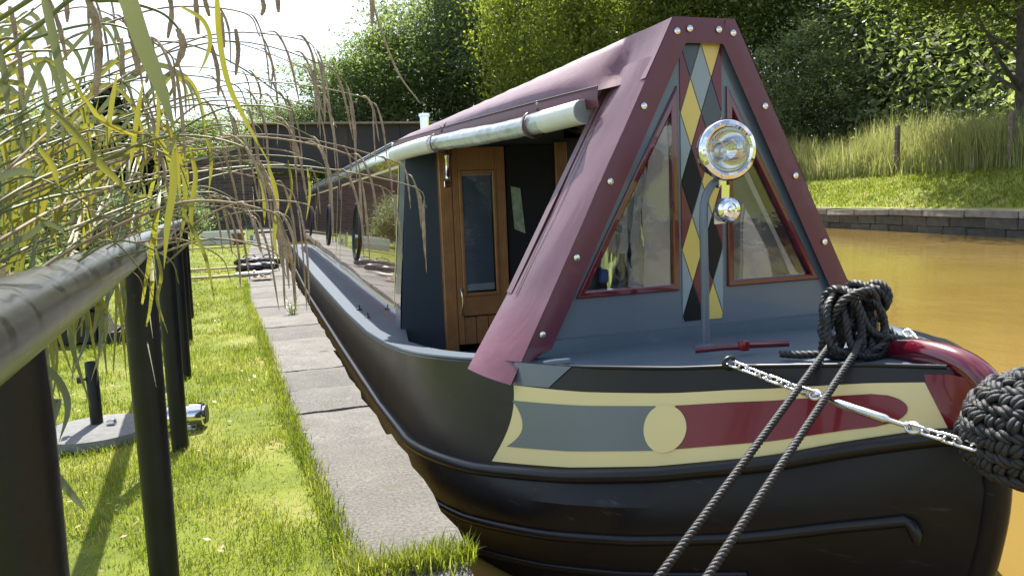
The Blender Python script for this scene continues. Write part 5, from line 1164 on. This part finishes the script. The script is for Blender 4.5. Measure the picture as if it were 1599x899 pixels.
# thick hanging catkins near the lens
stem(px([(60, -40), (118, -22), (140, 8), (152, 50), (151, 70)], .95), .003, 0, .1); stem(px([(130, -60), (175, -25), (195, 8), (207, 40)], .95), .003, 0, .1); stem(px([(60, 40), (155, 2), (240, 15), (276, 42), (285, 68)], .95), .0028, 0, .1)
def catkin(path, r): P = bez(path, 22); MB().tube(P, [r*(.35+.75*math.sin(PI*min(1, .12+.86*i/22))**.6)*sr.uniform(.82, 1.15) for i in range(23)], 8).build('catkin', M['sedge_spike'], sedge, smooth=80)
catkin(px([(138, 0), (150, 35), (154, 90), (149, 150)], .95), .0044); catkin(px([(193, 4), (206, 45), (212, 80), (216, 118)], .95), .0042); catkin(px([(278, 45), (286, 72), (275, 105)], .95), .0036)
for a in ([(15, 10), (22, 40), (28, 90)], [(70, -15), (92, 40), (104, 95)], [(30, 80), (33, 120), (36, 155)], [(190, 60), (191, 90), (189, 120)], [(238, 60), (236, 95), (228, 130)], [(262, -20), (268, 20), (262, 60)], [(304, -25), (307, 20), (310, 54)], [(318, -10), (322, 8), (327, 26)], [(345, 20), (347, 50), (350, 75)], [(96, -30), (104, 10), (105, 35)], [(405, -15), (412, 10), (408, 25)], [(432, -20), (434, 5), (435, 20)], [(578, -20), (581, 10), (581, 42)], [(368, 45), (372, 80), (368, 118)], [(330, 70), (340, 110), (341, 150)]):
    catkin(px(a, 1.05), .0026)
catkin(px([(580, -15), (588, 25), (605, 75), (625, 120), (655, 160)], 1.3), .0016)
# broad blades that stand out
Y_, G_ = M['sedge_blade'], M['sedge_green']
for pts, d, wpx, ma in (([(160, -60), (195, -10), (222, 70), (250, 140), (274, 208)], .85, 25, G_), ([(274, 205), (272, 222), (262, 236), (240, 210)], .85, 6, G_), ([(338, -40), (342, 55), (356, 130), (384, 190), (424, 262)], .9, 11, Y_), ([(272, 232), (270, 295), (261, 350), (256, 420)], .9, 14, Y_), ([(66, -20), (80, 40), (95, 110), (112, 165)], .85, 15, G_),
 ([(70, 160), (112, 200), (150, 248), (185, 283), (206, 306)], .95, 15, Y_), ([(-20, 282), (28, 268), (54, 272)], .85, 14, G_), ([(398, 250), (412, 295), (413, 352)], 1.2, 10, Y_), ([(418, 255), (432, 310), (428, 370), (434, 412)], 1.2, 9, Y_), ([(298, 235), (306, 275), (299, 330), (301, 400)], 1.1, 10, Y_), ([(284, 325), (302, 360), (322, 405), (337, 480)], 1.1, 8, Y_),
 ([(244, 390), (252, 430), (246, 470), (262, 520)], 1.1, 7, Y_), ([(166, 228), (173, 170), (184, 108)], 1.1, 9, Y_), ([(204, 255), (214, 185), (224, 124)], 1.1, 9, Y_), ([(240, 250), (247, 180), (244, 120)], 1.1, 7, Y_), ([(0, 70), (10, 130), (12, 180)], .9, 12, G_), ([(-20, 130), (20, 128), (50, 140)], .9, 11, Y_), ([(45, 95), (66, 130), (75, 190), (72, 240)], .95, 10, G_), ([(60, 230), (82, 260), (92, 300)], 1, 10, Y_),
 ([(-20, 395), (40, 370), (75, 350), (110, 372)], 1.0, 11, G_), ([(130, 150), (160, 190), (205, 210), (230, 200)], 1.0, 9, Y_), ([(260, 190), (275, 240), (282, 320)], 1.05, 9, Y_), ([(320, 200), (330, 250), (326, 300)], 1.2, 7, Y_), ([(450, 250), (455, 300), (440, 350)], 1.5, 5, Y_), ([(480, 262), (484, 300), (478, 345)], 1.5, 5, Y_), ([(280, 240), (288, 290), (286, 345), (276, 392)], 1.15, 9, Y_), ([(282, 10), (315, 30), (328, 60), (322, 90), (308, 120)], 1.0, 8, Y_)):
    P = px(pts, d); leaf(P, wpx/FPX*d*(.95 if wpx > 20 else .72), ma)
# foliage of the clump: blades rising from the root behind the rail and bending over
for k in range(74):
    x0 = sr.uniform(-60, 240); y0 = sr.uniform(150, 360); d = sr.uniform(1.15, 1.9); ln = sr.uniform(100, 240); dx = sr.uniform(-30, 70)
    if k % 3 == 0: pts = [(x0-sr.uniform(20, 60), y0+ln*.9), (x0-10, y0+ln*.4), (x0, y0), (x0+dx*.6, y0-20), (x0+dx, y0+sr.uniform(10, 60))]
    elif k % 3 == 1: pts = [(x0-80, y0+40), (x0-20, y0-8), (x0+dx*.6, y0+5), (x0+dx, y0+ln*.6)]
    else: pts = [(x0-10, y0+ln), (x0+dx*.2, y0+ln*.45), (x0+dx*.55, y0-sr.uniform(0, 40))]
    leaf(behind(pts, d), sr.uniform(4, 8)/FPX*d, Y_ if sr.random() < .6 else G_)
# blades hanging below the rail
for k in range(30):
    x0 = sr.uniform(60, 225); y0 = 480-(x0-60)*.55+sr.uniform(-30, 10); ln = sr.uniform(70, 210); d = sr.uniform(1.25, 1.9)
    pts = [(x0-40, y0-20), (x0, y0), (x0+sr.uniform(5, 25), y0+ln*.45), (x0+sr.uniform(-8, 40), y0+ln)]
    leaf(behind(pts, d), sr.uniform(4, 8)/FPX*d, Y_ if sr.random() < .5 else G_)
for pts in ([(-10, 640), (55, 650), (90, 625), (70, 680), (40, 700)], [(60, 560), (95, 600), (105, 640), (92, 690)], [(80, 730), (110, 770), (135, 800)], [(40, 690), (75, 700), (95, 720)]):
    leaf(px(pts, 1.15), 9/FPX*1.15, G_)
# long thin green blades that arch up and hang over
for k in range(34):
    x0 = sr.uniform(-40, 300); y0 = sr.uniform(20, 230); d = sr.uniform(1.1, 1.8); dx = sr.uniform(30, 120); ln = sr.uniform(70, 200)
    leaf(behind([(x0-dx*1.3, y0+sr.uniform(60, 160)), (x0-dx*.5, y0+20), (x0, y0), (x0+dx*.45, y0+ln*.35), (x0+dx*.6, y0+ln)], d), sr.uniform(4, 8)/FPX*d, G_ if k % 2 else Y_)
# finer stalks filling the clump
for k in range(60):
    x0 = sr.uniform(-50, 260); y0 = sr.uniform(190, 420); x1 = x0+sr.uniform(90, 260); y1 = y0-sr.uniform(-30, 80); d = sr.uniform(1.1, 1.9)
    P = px([(x0, y0), ((x0+x1)/2, (y0+y1)/2-sr.uniform(8, 40)), (x1, y1), (x1+18, y1+40)], d)
    stem(P, .0016, 0, .1, M['sedge_dry'] if k % 2 else M['sedge_stem'], from_root=(k % 4 == 0))
